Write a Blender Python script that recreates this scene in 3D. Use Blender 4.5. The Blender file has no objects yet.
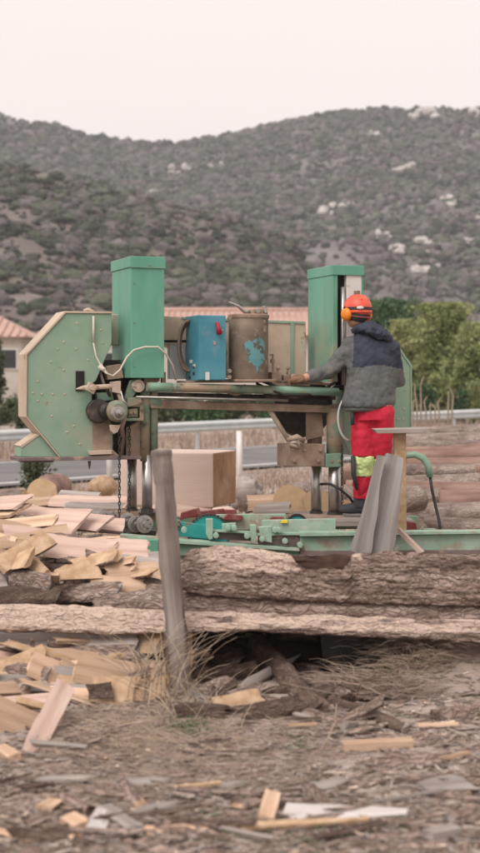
import bpy, bmesh, math, random
import numpy as np
from mathutils import Vector, Matrix, noise as mn
R = math.radians
S = bpy.context.scene
COL = S.collection

# ------------------------------------------------------------------ camera
F_PX, HZ, CAMH = 1524.0, 385.0, 1.6      # focal length in pixels of the 480x853 photo, horizon row, eye height
cd = bpy.data.cameras.new('camera'); cam = bpy.data.objects.new('camera', cd); COL.objects.link(cam)
cam.location = (0, 0, CAMH); cam.rotation_euler = (R(90), 0, 0)
cd.sensor_fit = 'VERTICAL'; cd.sensor_height = 36; cd.lens = 36 * F_PX / 853
cd.shift_y = -(426.5 - HZ) / 853
cd.clip_start = 0.1; cd.clip_end = 6000
cd.dof.use_dof = True; cd.dof.focus_distance = 11.8; cd.dof.aperture_fstop = 2.3
S.camera = cam
S.render.engine = 'CYCLES'
S.render.resolution_x, S.render.resolution_y = 576, 1024
# ------------------------------------------------------------------ world: overcast pale sky over a Nishita sky
SUN_EL, SUN_AZ = R(42), R(205)
w = bpy.data.worlds.new('World'); S.world = w; w.use_nodes = True
nt = w.node_tree; nt.nodes.clear()
out = nt.nodes.new('ShaderNodeOutputWorld'); bg1 = nt.nodes.new('ShaderNodeBackground'); bg2 = nt.nodes.new('ShaderNodeBackground')
sky = nt.nodes.new('ShaderNodeTexSky'); sky.sky_type = 'NISHITA'; sky.sun_disc = False
sky.sun_elevation = SUN_EL; sky.sun_rotation = SUN_AZ
bg1.inputs[1].default_value = 0.08; nt.links.new(sky.outputs[0], bg1.inputs[0])
tc = nt.nodes.new('ShaderNodeTexCoord'); no = nt.nodes.new('ShaderNodeTexNoise'); no.inputs['Scale'].default_value = 1.6; no.inputs['Detail'].default_value = 4
rp = nt.nodes.new('ShaderNodeValToRGB'); rp.color_ramp.elements[0].color = (.62, .552, .515, 1); rp.color_ramp.elements[1].color = (.65, .58, .543, 1)
nt.links.new(tc.outputs['Generated'], no.inputs['Vector']); nt.links.new(no.outputs[0], rp.inputs[0]); nt.links.new(rp.outputs[0], bg2.inputs[0])
bg2.inputs[1].default_value = 1.0
mx = nt.nodes.new('ShaderNodeMixShader'); mx.inputs[0].default_value = 0.93
nt.links.new(bg1.outputs[0], mx.inputs[1]); nt.links.new(bg2.outputs[0], mx.inputs[2]); nt.links.new(mx.outputs[0], out.inputs[0])
sl = bpy.data.lights.new('sun', 'SUN'); sl.energy = 1.4; sl.angle = R(40); sl.color = (1, .95, .91)
so = bpy.data.objects.new('sun', sl); COL.objects.link(so)
# sun stands behind the photographer's left shoulder, high
sd = Vector((-0.45, -0.65, 0.95)).normalized()
so.rotation_euler = sd.to_track_quat('Z', 'Y').to_euler()
sky.sun_rotation = math.atan2(sd.x, sd.y); sky.sun_elevation = math.asin(sd.z)
S.view_settings.view_transform = 'Standard'; S.view_settings.look = 'None'
S.view_settings.exposure = 0.9; S.view_settings.gamma = 1.0; S.view_settings.use_curve_mapping = False
S.cycles.max_bounces = 8; S.cycles.diffuse_bounces = 3; S.cycles.volume_bounces = 0
S.cycles.transparent_max_bounces = 6

# ------------------------------------------------------------------ helpers
rnd = random.Random(7)
def W(px, py, Y):
    """world point seen at photo pixel (px,py) standing Y metres away"""
    return Vector(((px - 240) * Y / F_PX, Y, CAMH - (py - HZ) * Y / F_PX))
def fbm(x, y, z=0, o=4):
    return mn.fractal(Vector((x, y, z)), 1.0, 2.0, o)
def tag(o, label=None, cat=None, group=None, kind=None):
    if label: o['label'] = label
    if cat: o['category'] = cat
    if group: o['group'] = group
    if kind: o['kind'] = kind
    return o
def empty(name, loc=(0, 0, 0), rz=0, label=None, cat=None, group=None):
    o = bpy.data.objects.new(name, None); COL.objects.link(o); o.empty_display_size = .1
    o.location = loc; o.rotation_euler = (0, 0, rz)
    return tag(o, label, cat, group)
class MB:
    def __init__(s): s.v = []; s.f = []; s.m = []; s.mi = 0; s.sm = []
    def add(s, vs, fs, smooth=False):
        n = len(s.v); s.v += [tuple(v) for v in vs]; s.f += [tuple(i + n for i in f) for f in fs]
        s.m += [s.mi] * len(fs); s.sm += [smooth] * len(fs)
        return s
    def box(s, a, b, rot=None, c=None):
        """axis aligned box between corners a and b, optionally rotated by matrix about c"""
        vs = [Vector((x, y, z)) for x in (a[0], b[0]) for y in (a[1], b[1]) for z in (a[2], b[2])]
        if rot is not None:
            c = Vector(c) if c is not None else (Vector(a) + Vector(b)) / 2
            vs = [rot @ (v - c) + c for v in vs]
        return s.add(vs, [(0, 1, 3, 2), (4, 6, 7, 5), (0, 4, 5, 1), (2, 3, 7, 6), (0, 2, 6, 4), (1, 5, 7, 3)])
    def prism(s, pts, d0, d1, ax=1):
        """polygon in the two other axes, extruded along ax from d0 to d1"""
        def mk(p, d):
            q = [0, 0, 0]; o = [i for i in range(3) if i != ax]; q[o[0]] = p[0]; q[o[1]] = p[1]; q[ax] = d; return q
        n = len(pts); vs = [mk(p, d0) for p in pts] + [mk(p, d1) for p in pts]
        fs = [tuple(range(n))[::-1], tuple(range(n, 2 * n))] + [(i, (i + 1) % n, n + (i + 1) % n, n + i) for i in range(n)]
        return s.add(vs, fs)
    def tube(s, path, r, seg=10, caps=True, smooth=True):
        path = [Vector(p) for p in path]; n = len(path)
        rs = r if isinstance(r, (list, tuple)) else [r] * n
        vs = []; ref = None
        for i, p in enumerate(path):
            t = (path[min(i + 1, n - 1)] - path[max(i - 1, 0)])
            if t.length < 1e-9: t = Vector((0, 0, 1))
            t.normalize()
            if ref is None: ref = t.orthogonal().normalized()
            ref = (ref - t * ref.dot(t))
            ref = ref.normalized() if ref.length > 1e-6 else t.orthogonal().normalized()
            b = t.cross(ref); rr = rs[i]
            ra, rb = rr if isinstance(rr, (list, tuple)) else (rr, rr)
            for k in range(seg):
                a = 2 * math.pi * k / seg
                vs.append(p + ref * math.cos(a) * ra + b * math.sin(a) * rb)
        fs = [(i * seg + k, i * seg + (k + 1) % seg, (i + 1) * seg + (k + 1) % seg, (i + 1) * seg + k) for i in range(n - 1) for k in range(seg)]
        s.add(vs, fs, smooth)
        if caps:
            b = len(s.v) - len(vs)
            s.f += [tuple(b + k for k in range(seg))[::-1], tuple(b + (n - 1) * seg + k for k in range(seg))]
            s.m += [s.mi] * 2; s.sm += [False] * 2
        return s
    def cyl(s, p0, p1, r, r1=None, seg=20):
        return s.tube([p0, p1], [r, r if r1 is None else r1], seg)
    def lathe(s, c, axis, prof, seg=28):
        """profile list of (offset along axis, radius)"""
        c = Vector(c); a = Vector(axis).normalized(); u = a.orthogonal().normalized(); b = a.cross(u); n = len(prof)
        vs = [c + a * h + (u * math.cos(2 * math.pi * k / seg) + b * math.sin(2 * math.pi * k / seg)) * r for h, r in prof for k in range(seg)]
        fs = [(i * seg + k, i * seg + (k + 1) % seg, (i + 1) * seg + (k + 1) % seg, (i + 1) * seg + k) for i in range(n - 1) for k in range(seg)]
        fs += [tuple(range(seg))[::-1], tuple((n - 1) * seg + k for k in range(seg))]
        return s.add(vs, fs)
    def sphere(s, c, r, sx=1, sy=1, sz=1, seg=14, rings=9):
        vs = []; c = Vector(c)
        for i in range(rings + 1):
            th = math.pi * i / rings
            for k in range(seg):
                a = 2 * math.pi * k / seg
                vs.append(c + Vector((math.sin(th) * math.cos(a) * sx, math.sin(th) * math.sin(a) * sy, math.cos(th) * sz)) * r)
        fs = [(i * seg + k, (i + 1) * seg + k, (i + 1) * seg + (k + 1) % seg, i * seg + (k + 1) % seg) for i in range(rings) for k in range(seg)]
        return s.add(vs, fs, True)
    def build(s, name, mat, parent=None, bevel=0, smooth=None):
        me = bpy.data.meshes.new(name); me.from_pydata(s.v, [], s.f)
        for m in (mat if isinstance(mat, (list, tuple)) else [mat]): me.materials.append(m)
        me.polygons.foreach_set('material_index', s.m)
        me.polygons.foreach_set('use_smooth', [True] * len(s.f) if smooth else s.sm)
        bm = bmesh.new(); bm.from_mesh(me); bmesh.ops.recalc_face_normals(bm, faces=bm.faces); bm.to_mesh(me); bm.free()
        me.update()
        o = bpy.data.objects.new(name, me); COL.objects.link(o)
        if parent is not None: o.parent = parent
        if bevel:
            b = o.modifiers.new('bevel', 'BEVEL'); b.width = bevel; b.segments = 2; b.limit_method = 'ANGLE'; b.angle_limit = R(40)
        return o
def np_mesh(name, V, Fq, mats, midx=None, smooth=False, parent=None):
    """fast mesh from numpy arrays; Fq is (n,3) or (n,4)"""
    me = bpy.data.meshes.new(name); V = np.asarray(V, dtype=np.float32); Fq = np.asarray(Fq, dtype=np.int32)
    k = Fq.shape[1]; n = len(Fq)
    me.vertices.add(len(V)); me.vertices.foreach_set('co', V.ravel())
    me.loops.add(n * k); me.loops.foreach_set('vertex_index', Fq.ravel())
    me.polygons.add(n); me.polygons.foreach_set('loop_start', np.arange(0, n * k, k, dtype=np.int32))
    me.polygons.foreach_set('loop_total', np.full(n, k, dtype=np.int32))
    for m in (mats if isinstance(mats, (list, tuple)) else [mats]): me.materials.append(m)
    if midx is not None: me.polygons.foreach_set('material_index', np.asarray(midx, dtype=np.int32))
    me.polygons.foreach_set('use_smooth', np.full(n, smooth, dtype=bool))
    me.update(calc_edges=True); me.validate()
    o = bpy.data.objects.new(name, me); COL.objects.link(o)
    if parent is not None: o.parent = parent
    return o

# ------------------------------------------------------------------ materials
def c3(c): return tuple(c) + (1,) if len(c) == 3 else c
def mat(name, cols, scale=5, rough=.6, bump=.0, bscale=None, stretch=(1, 1, 1), metal=0, over=None, oscale=3, olo=.5, ohi=.62,
        over2=None, o2scale=14, o2lo=.6, o2hi=.68, rand=0, island=0, warp=0, spec=.3, detail=6, trans=0, bdist=.01):
    m = bpy.data.materials.new(name); m.use_nodes = True; t = m.node_tree; N = t.nodes; L = t.links
    b = N['Principled BSDF']; b.inputs['Roughness'].default_value = rough; b.inputs['Metallic'].default_value = metal
    b.inputs['Specular IOR Level'].default_value = spec
    tc = N.new('ShaderNodeTexCoord'); mp = N.new('ShaderNodeMapping'); mp.inputs['Scale'].default_value = stretch
    L.new(tc.outputs['Object'], mp.inputs['Vector'])
    def nz(sc, det=detail, dist=0, vec=mp):
        n = N.new('ShaderNodeTexNoise'); n.inputs['Scale'].default_value = sc; n.inputs['Detail'].default_value = det
        n.inputs['Distortion'].default_value = dist; n.inputs['Roughness'].default_value = .6; L.new(vec.outputs[0] if vec is mp else vec.outputs['Object'], n.inputs['Vector']); return n
    n1 = nz(scale, dist=warp); rp = N.new('ShaderNodeValToRGB'); e = rp.color_ramp.elements
    lo, hi = .3, .7
    e[0].position = lo; e[0].color = c3(cols[0]); e[1].position = hi; e[1].color = c3(cols[-1])
    for i, c in enumerate(cols[1:-1], 1):
        k = e.new(lo + (hi - lo) * i / (len(cols) - 1)); k.color = c3(c)
    L.new(n1.outputs[0], rp.inputs[0]); cur = rp.outputs[0]
    def mixin(cur, col, sc, lo, hi, off):
        n = nz(sc, 8, 0, mp); n.noise_dimensions = '4D'; n.inputs['W'].default_value = off
        r = N.new('ShaderNodeMapRange'); r.inputs[1].default_value = lo; r.inputs[2].default_value = hi; L.new(n.outputs[0], r.inputs[0])
        x = N.new('ShaderNodeMix'); x.data_type = 'RGBA'; L.new(r.outputs[0], x.inputs[0]); L.new(cur, x.inputs[6]); x.inputs[7].default_value = c3(col)
        return x.outputs[2]
    if over: cur = mixin(cur, over, oscale, olo, ohi, 3.1)
    if over2: cur = mixin(cur, over2, o2scale, o2lo, o2hi, 9.7)
    if rand or island:
        h = N.new('ShaderNodeHueSaturation'); r = N.new('ShaderNodeMapRange'); k = rand or island
        r.inputs[3].default_value = 1 - k; r.inputs[4].default_value = 1 + k
        if rand:
            oi = N.new('ShaderNodeObjectInfo'); L.new(oi.outputs['Random'], r.inputs[0])
        else:
            g = N.new('ShaderNodeNewGeometry'); L.new(g.outputs['Random Per Island'], r.inputs[0])
        L.new(r.outputs[0], h.inputs['Value']); L.new(cur, h.inputs['Color']); cur = h.outputs[0]
    L.new(cur, b.inputs['Base Color'])
    if bump:
        n = nz(bscale or scale * 3, 8); bp = N.new('ShaderNodeBump'); bp.inputs['Strength'].default_value = bump; bp.inputs['Distance'].default_value = bdist
        L.new(n.outputs[0], bp.inputs['Height']); L.new(bp.outputs[0], b.inputs['Normal'])
    if trans:
        b.inputs['Subsurface Weight'].default_value = 0
        tr = N.new('ShaderNodeBsdfTranslucent'); L.new(cur, tr.inputs[0]); ms = N.new('ShaderNodeMixShader'); ms.inputs[0].default_value = trans
        L.new(b.outputs[0], ms.inputs[1]); L.new(tr.outputs[0], ms.inputs[2]); L.new(ms.outputs[0], N['Material Output'].inputs[0])
    return m
RUST = (.23, .12, .07); DUST = (.42, .31, .22)
M = {}
M['green'] = mat('green paint', [(.09, .27, .19), (.115, .315, .225), (.16, .35, .265)], 3, .42, .15, 30, over=(.26, .34, .25), oscale=4, olo=.55, ohi=.8, over2=DUST, o2scale=20, o2lo=.68, o2hi=.74, stretch=(1, 1, .35))
M['pale_green'] = mat('faded green paint', [(.19, .3, .215), (.23, .34, .255), (.29, .37, .29)], 2.5, .55, .12, 40, over=(.4, .33, .25), oscale=2.2, olo=.55, ohi=.85, over2=RUST, o2scale=16, o2lo=.66, o2hi=.72)
M['mid_green'] = mat('worn green paint', [(.12, .23, .165), (.18, .3, .22), (.24, .34, .26)], 6, .5, .2, 50, over=(.3, .2, .13), oscale=7, olo=.52, ohi=.66, over2=(.5, .45, .38), o2scale=30, o2lo=.66, o2hi=.72)
M['bed_green'] = mat('scuffed green paint', [(.22, .36, .27), (.29, .42, .33), (.36, .45, .38)], 5, .55, .2, 40, over=(.3, .22, .17), oscale=6, olo=.5, ohi=.66, over2=(.5, .46, .4), o2scale=14, o2lo=.58, o2hi=.68)
M['grime_green'] = mat('grimy green machine paint', [(.1, .15, .11), (.17, .23, .17), (.24, .27, .2)], 7, .6, .3, 50, over=(.3, .22, .15), oscale=5, olo=.46, ohi=.6, over2=(.08, .06, .05), o2scale=14, o2lo=.58, o2hi=.68)
M['cant_face'] = mat('fresh sawn pink face', [(.6, .46, .39), (.67, .53, .47)], 5, .85, .3, 60, stretch=(.15, 1, 1), over=(.5, .38, .3), oscale=2, olo=.55, ohi=.8)
M['cant_side'] = mat('stained brown face', [(.3, .16, .085), (.42, .25, .15), (.5, .34, .23)], 4, .85, .3, 40, over=(.22, .13, .09), oscale=2.5, olo=.56, ohi=.7)
M['silverwood'] = mat('silver grey weathered wood', [(.13, .115, .108), (.24, .22, .208), (.36, .335, .32)], 9, .85, .6, 50, stretch=(.05, 1, 1), over=(.16, .14, .135), oscale=12, olo=.58, ohi=.66)
M['palesheet'] = mat('bleached bark sheet', [(.45, .41, .39), (.58, .54, .52)], 9, .85, .4, 50, stretch=(.2, 1, 1))
M['rot'] = mat('brown wood blackened for shade', [(.035, .02, .016), (.08, .045, .035)], 12, .95, .5, 40)  # shade of the notch hollow put into the wood colour
M['teal'] = mat('teal paint', [(.02, .25, .24), (.04, .32, .3)], 8, .5, .1, over=(.2, .14, .1), oscale=12, olo=.6, ohi=.7)
M['red_paint'] = mat('dull red paint', [(.14, .03, .03), (.2, .05, .045)], 8, .5, .1, over=(.25, .15, .12), oscale=9, olo=.55, ohi=.7)
M['rusty'] = mat('dusty rust', [(.17, .115, .085), (.28, .2, .15), (.4, .31, .24)], 6, .8, .3, 40, over=(.12, .2, .14), oscale=5, olo=.58, ohi=.68)
M['beige'] = mat('dust caked beige metal', [(.4, .31, .235), (.49, .39, .305), (.54, .45, .36)], 3, .75, .15, 40, over=(.22, .3, .2), oscale=2.5, olo=.55, ohi=.75, over2=RUST, o2scale=12, o2lo=.62, o2hi=.7)
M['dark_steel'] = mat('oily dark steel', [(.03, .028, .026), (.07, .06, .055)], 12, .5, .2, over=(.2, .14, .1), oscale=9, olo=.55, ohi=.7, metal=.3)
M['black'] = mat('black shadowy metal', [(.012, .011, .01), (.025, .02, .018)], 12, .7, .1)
M['steel'] = mat('bare steel', [(.3, .28, .26), (.42, .4, .38)], 10, .35, .1, metal=.8, over=(.25, .17, .12), oscale=9, olo=.6, ohi=.72)
M['chrome'] = mat('polished steel column', [(.4, .39, .38), (.52, .5, .49)], 4, .38, .02, metal=.95, over=(.2, .16, .13), oscale=6, olo=.6, ohi=.8)
M['galv'] = mat('galvanised steel', [(.5, .52, .52), (.62, .64, .63)], 3, .5, .1, metal=.2)
M['blue'] = mat('blue paint', [(.045, .19, .26), (.065, .24, .31), (.1, .28, .34)], 4, .4, .1, 30, over=(.2, .25, .27), oscale=6, olo=.58, ohi=.75, over2=(.35, .3, .25), o2scale=25, o2lo=.68, o2hi=.74)
M['red_handle'] = mat('red plastic', [(.3, .015, .03), (.36, .02, .04)], 5, .4)
M['sticker'] = mat('white sticker', [(.55, .55, .52), (.62, .62, .6)], 9, .5)
M['ink'] = mat('black ink', [(.02, .02, .025), (.03, .03, .035)], 9, .6)
M['white_sheet'] = mat('chalky white metal', [(.55, .54, .52), (.68, .66, .64)], 6, .6, .1, over=(.35, .26, .2), oscale=8, olo=.6, ohi=.7)
M['tank'] = mat('worn tank metal', [(.09, .07, .055), (.17, .13, .1), (.24, .18, .13)], 5, .55, .2, 40, over=(.3, .25, .19), oscale=4.2, olo=.565, ohi=.65, over2=(.3, .24, .18), o2scale=9, o2lo=.6, o2hi=.7, metal=.1)
M['rubber'] = mat('black rubber', [(.018, .017, .017), (.035, .033, .03)], 20, .55, .1)
M['hose'] = mat('dusty hose', [(.14, .1, .08), (.22, .17, .13)], 9, .8, .1)
M['cord'] = mat('pale cord', [(.5, .45, .38), (.6, .55, .47)], 12, .8, .2)
M['yellow'] = mat('yellow plastic', [(.7, .55, .03), (.75, .6, .05)], 9, .5)
M['plate'] = mat('purple brown primer steel', [(.13, .09, .085), (.2, .15, .14)], 6, .7, .2, over=DUST, oscale=8, olo=.55, ohi=.7)
# wood (object X runs along the grain)
M['sawn'] = mat('sawn pine', [(.31, .2, .13), (.49, .335, .23), (.64, .47, .35)], 16, .85, .6, 60, stretch=(.07, 1, 1), rand=.25, over=(.5, .31, .2), oscale=3, olo=.56, ohi=.72, over2=(.32, .25, .2), o2scale=7, o2lo=.62, o2hi=.72)
M['sawn_pink'] = mat('fresh pinkish pine', [(.4, .27, .22), (.53, .38, .32), (.62, .48, .41)], 14, .8, .5, 50, stretch=(.07, 1, 1), rand=.14, over=(.6, .4, .3), oscale=4, olo=.58, ohi=.75)
M['tan'] = mat('yellow tan end grain', [(.3, .19, .11), (.43, .29, .18), (.52, .38, .26)], 14, .8, .5, 50, rand=.15, over=(.28, .19, .12), oscale=6, olo=.58, ohi=.7)
M['greyw'] = mat('weathered grey wood', [(.18, .15, .135), (.29, .25, .23), (.4, .36, .33)], 14, .85, .5, 40, stretch=(.08, 1, 1), rand=.15, over=(.14, .11, .095), oscale=6, olo=.58, ohi=.7)
M['postwood'] = mat('old brown grey post wood', [(.12, .095, .085), (.22, .185, .165), (.33, .285, .26)], 14, .9, .7, 40, stretch=(.08, 1, 1), over=(.1, .08, .07), oscale=8, olo=.55, ohi=.66, bdist=.02)
M['bark'] = mat('pine bark', [(.15, .1, .082), (.3, .22, .185), (.46, .37, .32)], 16, .95, .9, 45, stretch=(.18, 1, 1), rand=.15, over=(.4, .32, .28), oscale=5, olo=.5, ohi=.66, over2=(.11, .075, .06), o2scale=22, o2lo=.6, o2hi=.68, bdist=.02)
M['darkbark'] = mat('dark brown bark deepened for shade', [(.06, .04, .032), (.12, .08, .064), (.2, .145, .115)], 14, .95, .8, 45, stretch=(.4, 1, 1), rand=.2, bdist=.02)  # dark bark, tone also carries the shade under the long slabs
M['endgrain'] = mat('log end', [(.5, .34, .2), (.62, .45, .29)], 7, .85, .3, rand=.15, over=(.3, .22, .16), oscale=5, olo=.55, ohi=.7)
M['logbark'] = mat('log bark', [(.12, .09, .075), (.27, .21, .18), (.44, .37, .325)], 7, .95, .8, 30, stretch=(.5, 1, 1), rand=.2, over=(.36, .3, .26), oscale=3, olo=.52, ohi=.66, bdist=.03)
M['redlog'] = mat('peeled red brown log', [(.13, .075, .058), (.24, .15, .12), (.34, .23, .185)], 7, .85, .5, 30, stretch=(.2, 1, 1), over=(.4, .25, .13), oscale=3, olo=.56, ohi=.66)
def voro(m, scale, stretch, lo, hi, col, feature, bump=0, mixf=.5):
    t = m.node_tree; N = t.nodes; L = t.links; b = N['Principled BSDF']; src = b.inputs['Base Color'].links[0].from_socket
    tc = N.new('ShaderNodeTexCoord'); no = N.new('ShaderNodeTexNoise'); no.inputs['Scale'].default_value = 8; L.new(tc.outputs['Object'], no.inputs['Vector'])
    ad = N.new('ShaderNodeMix'); ad.data_type = 'VECTOR'; ad.inputs[0].default_value = .12; L.new(tc.outputs['Object'], ad.inputs[4]); L.new(no.outputs['Color'], ad.inputs[5])
    mp = N.new('ShaderNodeMapping'); mp.inputs['Scale'].default_value = stretch; L.new(ad.outputs[1], mp.inputs[0])
    v = N.new('ShaderNodeTexVoronoi'); v.feature = feature; v.inputs['Scale'].default_value = scale; L.new(mp.outputs[0], v.inputs['Vector'])
    r = N.new('ShaderNodeMapRange'); r.inputs[1].default_value = lo; r.inputs[2].default_value = hi; r.inputs[3].default_value = mixf; r.inputs[4].default_value = 0; L.new(v.outputs['Distance'], r.inputs[0])
    x = N.new('ShaderNodeMix'); x.data_type = 'RGBA'; L.new(r.outputs[0], x.inputs[0]); L.new(src, x.inputs[6]); x.inputs[7].default_value = c3(col); L.new(x.outputs[2], b.inputs['Base Color'])
    if bump:
        old = b.inputs['Normal'].links[0].from_socket if b.inputs['Normal'].links else None
        bp = N.new('ShaderNodeBump'); bp.invert = True; bp.inputs['Strength'].default_value = bump; bp.inputs['Distance'].default_value = .02; L.new(r.outputs[0], bp.inputs['Height'])
        if old: L.new(old, bp.inputs['Normal'])
        L.new(bp.outputs[0], b.inputs['Normal'])
voro(M['bark'], 44, (.22, 1, 1), .0, .16, (.07, .045, .036), 'DISTANCE_TO_EDGE', .8)
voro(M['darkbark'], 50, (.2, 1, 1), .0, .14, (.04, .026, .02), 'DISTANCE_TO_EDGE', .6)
voro(M['logbark'], 40, (.25, 1, 1), .0, .2, (.08, .058, .048), 'DISTANCE_TO_EDGE', .6, .4)
for k_ in ('sawn', 'sawn_pink', 'tan'): voro(M[k_], 5, (.35, 1, 1), .03, .085, (.2, .11, .07), 'F1', 0, .7)
# ground and vegetation
M['dirt'] = mat('trampled dirt', [(.21, .152, .124), (.335, .255, .213), (.46, .37, .32)], 1.2, .95, .8, 18, over=(.38, .32, .28), oscale=.9, olo=.45, ohi=.62, over2=(.18, .13, .1), o2scale=5, o2lo=.57, o2hi=.68, detail=12, bdist=.03)
M['chip_pale'] = mat('pale wood chips', [(.44, .33, .25), (.6, .48, .38)], 20, .85, .2, island=.35)
M['chip_grey'] = mat('grey bark chips', [(.24, .2, .18), (.4, .34, .31)], 20, .9, .3, island=.4)
M['chip_brown'] = mat('brown bark chips', [(.17, .12, .1), (.29, .215, .18)], 20, .9, .3, island=.4)
M['straw'] = mat('dry straw', [(.38, .29, .205), (.54, .43, .33)], 10, .8, island=.35, trans=.25)
M['drygrass'] = mat('dead grass', [(.28, .215, .165), (.42, .335, .275)], 10, .85, island=.35, trans=.25)
M['weed'] = mat('small green weed', [(.07, .12, .05), (.14, .18, .09)], 10, .8, island=.3, trans=.25)
M['asphalt'] = mat('worn asphalt', [(.12, .118, .12), (.17, .165, .165)], .6, .85, .4, 60, over=(.22, .21, .2), oscale=.3, olo=.5, ohi=.7)
M['line'] = mat('road paint', [(.62, .61, .58), (.75, .74, .7)], 3, .7)
M['hill_soil'] = mat('dry hillside soil', [(.115, .103, .103), (.155, .14, .138), (.215, .195, .19)], .035, .95, over=(.11, .105, .085), oscale=.02, olo=.45, ohi=.6)
M['scrub'] = mat('hillside scrub', [(.04, .05, .034), (.066, .074, .05), (.1, .1, .078)], .05, .9, island=.5)
M['near_soil'] = mat('brown hillside soil', [(.1, .083, .075), (.145, .12, .108), (.21, .178, .162)], .06, .95, over=(.13, .12, .08), oscale=.035, olo=.48, ohi=.62)
M['scrub_dark'] = mat('dark evergreen scrub', [(.03, .04, .028), (.05, .06, .04)], .05, .9, island=.4)
M['scrub_brown'] = mat('leafless brown scrub', [(.095, .083, .082), (.135, .12, .117)], .05, .9, island=.35)
M['rock'] = mat('pale granite', [(.42, .39, .37), (.54, .5, .47)], .25, .9, .5, over=(.25, .22, .2), oscale=.3, olo=.55, ohi=.7)
M['leaf_willow'] = mat('yellow green leaves', [(.19, .23, .09), (.29, .32, .14), (.38, .39, .2)], .6, .7, island=.4, trans=.3)
M['leaf_dark'] = mat('dark green leaves', [(.05, .1, .045), (.085, .15, .065)], .8, .7, island=.35, trans=.2)
M['leaf_olive'] = mat('grey green leaves', [(.06, .08, .04), (.11, .13, .07)], .8, .7, island=.35, trans=.2)
M['trunk'] = mat('tree trunk', [(.11, .085, .065), (.2, .16, .13)], 5, .95, .6)
M['wall'] = mat('rendered house wall', [(.42, .38, .34), (.52, .48, .44)], .4, .9, .1, over=(.36, .32, .28), oscale=.8, olo=.55, ohi=.7)
M['rooftile'] = mat('terracotta tiles', [(.45, .29, .245), (.53, .37, .32)], 1.2, .9, over=(.45, .27, .2), oscale=.7, olo=.5, ohi=.7)
M['glass_dark'] = mat('dark window glass', [(.03, .03, .035), (.05, .05, .055)], 2, .2)
M['concrete'] = mat('concrete', [(.36, .33, .31), (.5, .47, .44)], 2, .9, .3)
M['white_paint'] = mat('white paint', [(.62, .6, .57), (.72, .7, .67)], 3, .7)
# clothing
M['skin'] = mat('skin', [(.45, .24, .16), (.5, .28, .2)], 9, .55)
M['glove'] = mat('brown work glove', [(.16, .09, .055), (.24, .14, .09)], 14, .85, .3)
M['jacket'] = mat('grey jacket cloth', [(.10, .105, .105), (.13, .135, .13)], 9, .8, .3, 60, over=(.17, .165, .155), oscale=4, olo=.55, ohi=.7)
M['navy'] = mat('navy jacket cloth', [(.028, .034, .055), (.042, .05, .075)], 9, .7, .25, 50)
M['trousers'] = mat('red work trousers', [(.44, .014, .035), (.55, .022, .052)], 7, .75, .3, 40, over=(.36, .02, .04), oscale=6, olo=.58, ohi=.7)
M['hivis'] = mat('high visibility yellow cloth', [(.5, .62, .24), (.6, .7, .34)], 7, .7, .2)
M['helmet'] = mat('orange red helmet', [(.62, .085, .05), (.7, .12, .075)], 7, .35)
M['orange'] = mat('orange ear muff', [(.75, .2, .02), (.8, .26, .03)], 7, .4)
M['boot'] = mat('dark boots', [(.03, .03, .035), (.05, .05, .055)], 9, .7, .3)

# ------------------------------------------------------------------ terrain
RA = Vector((-6.3, 40.0)); RD = Vector((14.8, 14.0)).normalized(); RN = Vector((-RD.y, RD.x))   # guard rail line
def road_sz(x, y):
    p = Vector((x, y)) - RA
    return p.dot(RD), p.dot(RN)
def road_z(t): return -0.37 + 0.016 * max(-40, min(t, 90))
def smooth(a, b, x):
    t = max(0, min(1, (x - a) / (b - a))); return t * t * (3 - 2 * t)
def bankh(x, Y):
    if not (.6 < x < 4 and 7.5 < Y < 10.5): return 0
    return .24 * smooth(7.85, 8.5, Y + .15 * fbm(x * 2, 3, 3)) * smooth(.7, 1.05, x + .1 * fbm(Y * 3, x, 2)) * smooth(3.9, 3.2, x) * smooth(10.4, 9.8, Y) * (1 + .35 * fbm(x * 5, Y * 5, 1, 5))
def gz(x, y, fine=True):
    t, s = road_sz(x, y)
    zr = road_z(t) - 0.06
    k = smooth(-19, -8.2, s) * smooth(-60, 10, y)
    z0 = 0
    z = z0 * (1 - k) + zr * k
    off = (1 - smooth(-9.5, -8, s)) + smooth(.6, 2, s)
    if s > 2: z += .25 * smooth(2, 8, s) + .012 * min(s - 2, 200)
    if fine:
        z += bankh(x, y)
        z += off * (.05 * fbm(x * .5, y * .5, 1) + (.03 * fbm(x * 2.3, y * 2.3, 5, 5) if y < 30 and abs(x) < 12 else 0))
    return z
def sheet(name, xs, ys, zf, m, smooth_=True):
    nx, ny = len(xs), len(ys)
    V = [(x, y, zf(x, y)) for y in ys for x in xs]
    i = np.arange(nx - 1); j = np.arange(ny - 1); I, J = np.meshgrid(i, j); a = (J * nx + I).ravel()
    Fq = np.stack([a, a + 1, a + 1 + nx, a + nx], 1)
    return np_mesh(name, V, Fq, m, smooth=smooth_)
xs = list(np.arange(-4.2, 4.21, .05)); g = 4.2; st = .1
while g < 2600: st *= 1.17; g += st; xs = [-g] + xs + [g]
ys = list(np.arange(3.5, 14, .05)); g = 14; st = .1
while g < 60: st = min(st * 1.1, .8); g += st; ys.append(g)
while g < 3000: st *= 1.15; g += st; ys.append(g)
ys = [-60, -20, -5, 0, 2] + ys
tag(sheet('ground', xs, ys, gz, M['dirt']), kind='structure')

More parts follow.
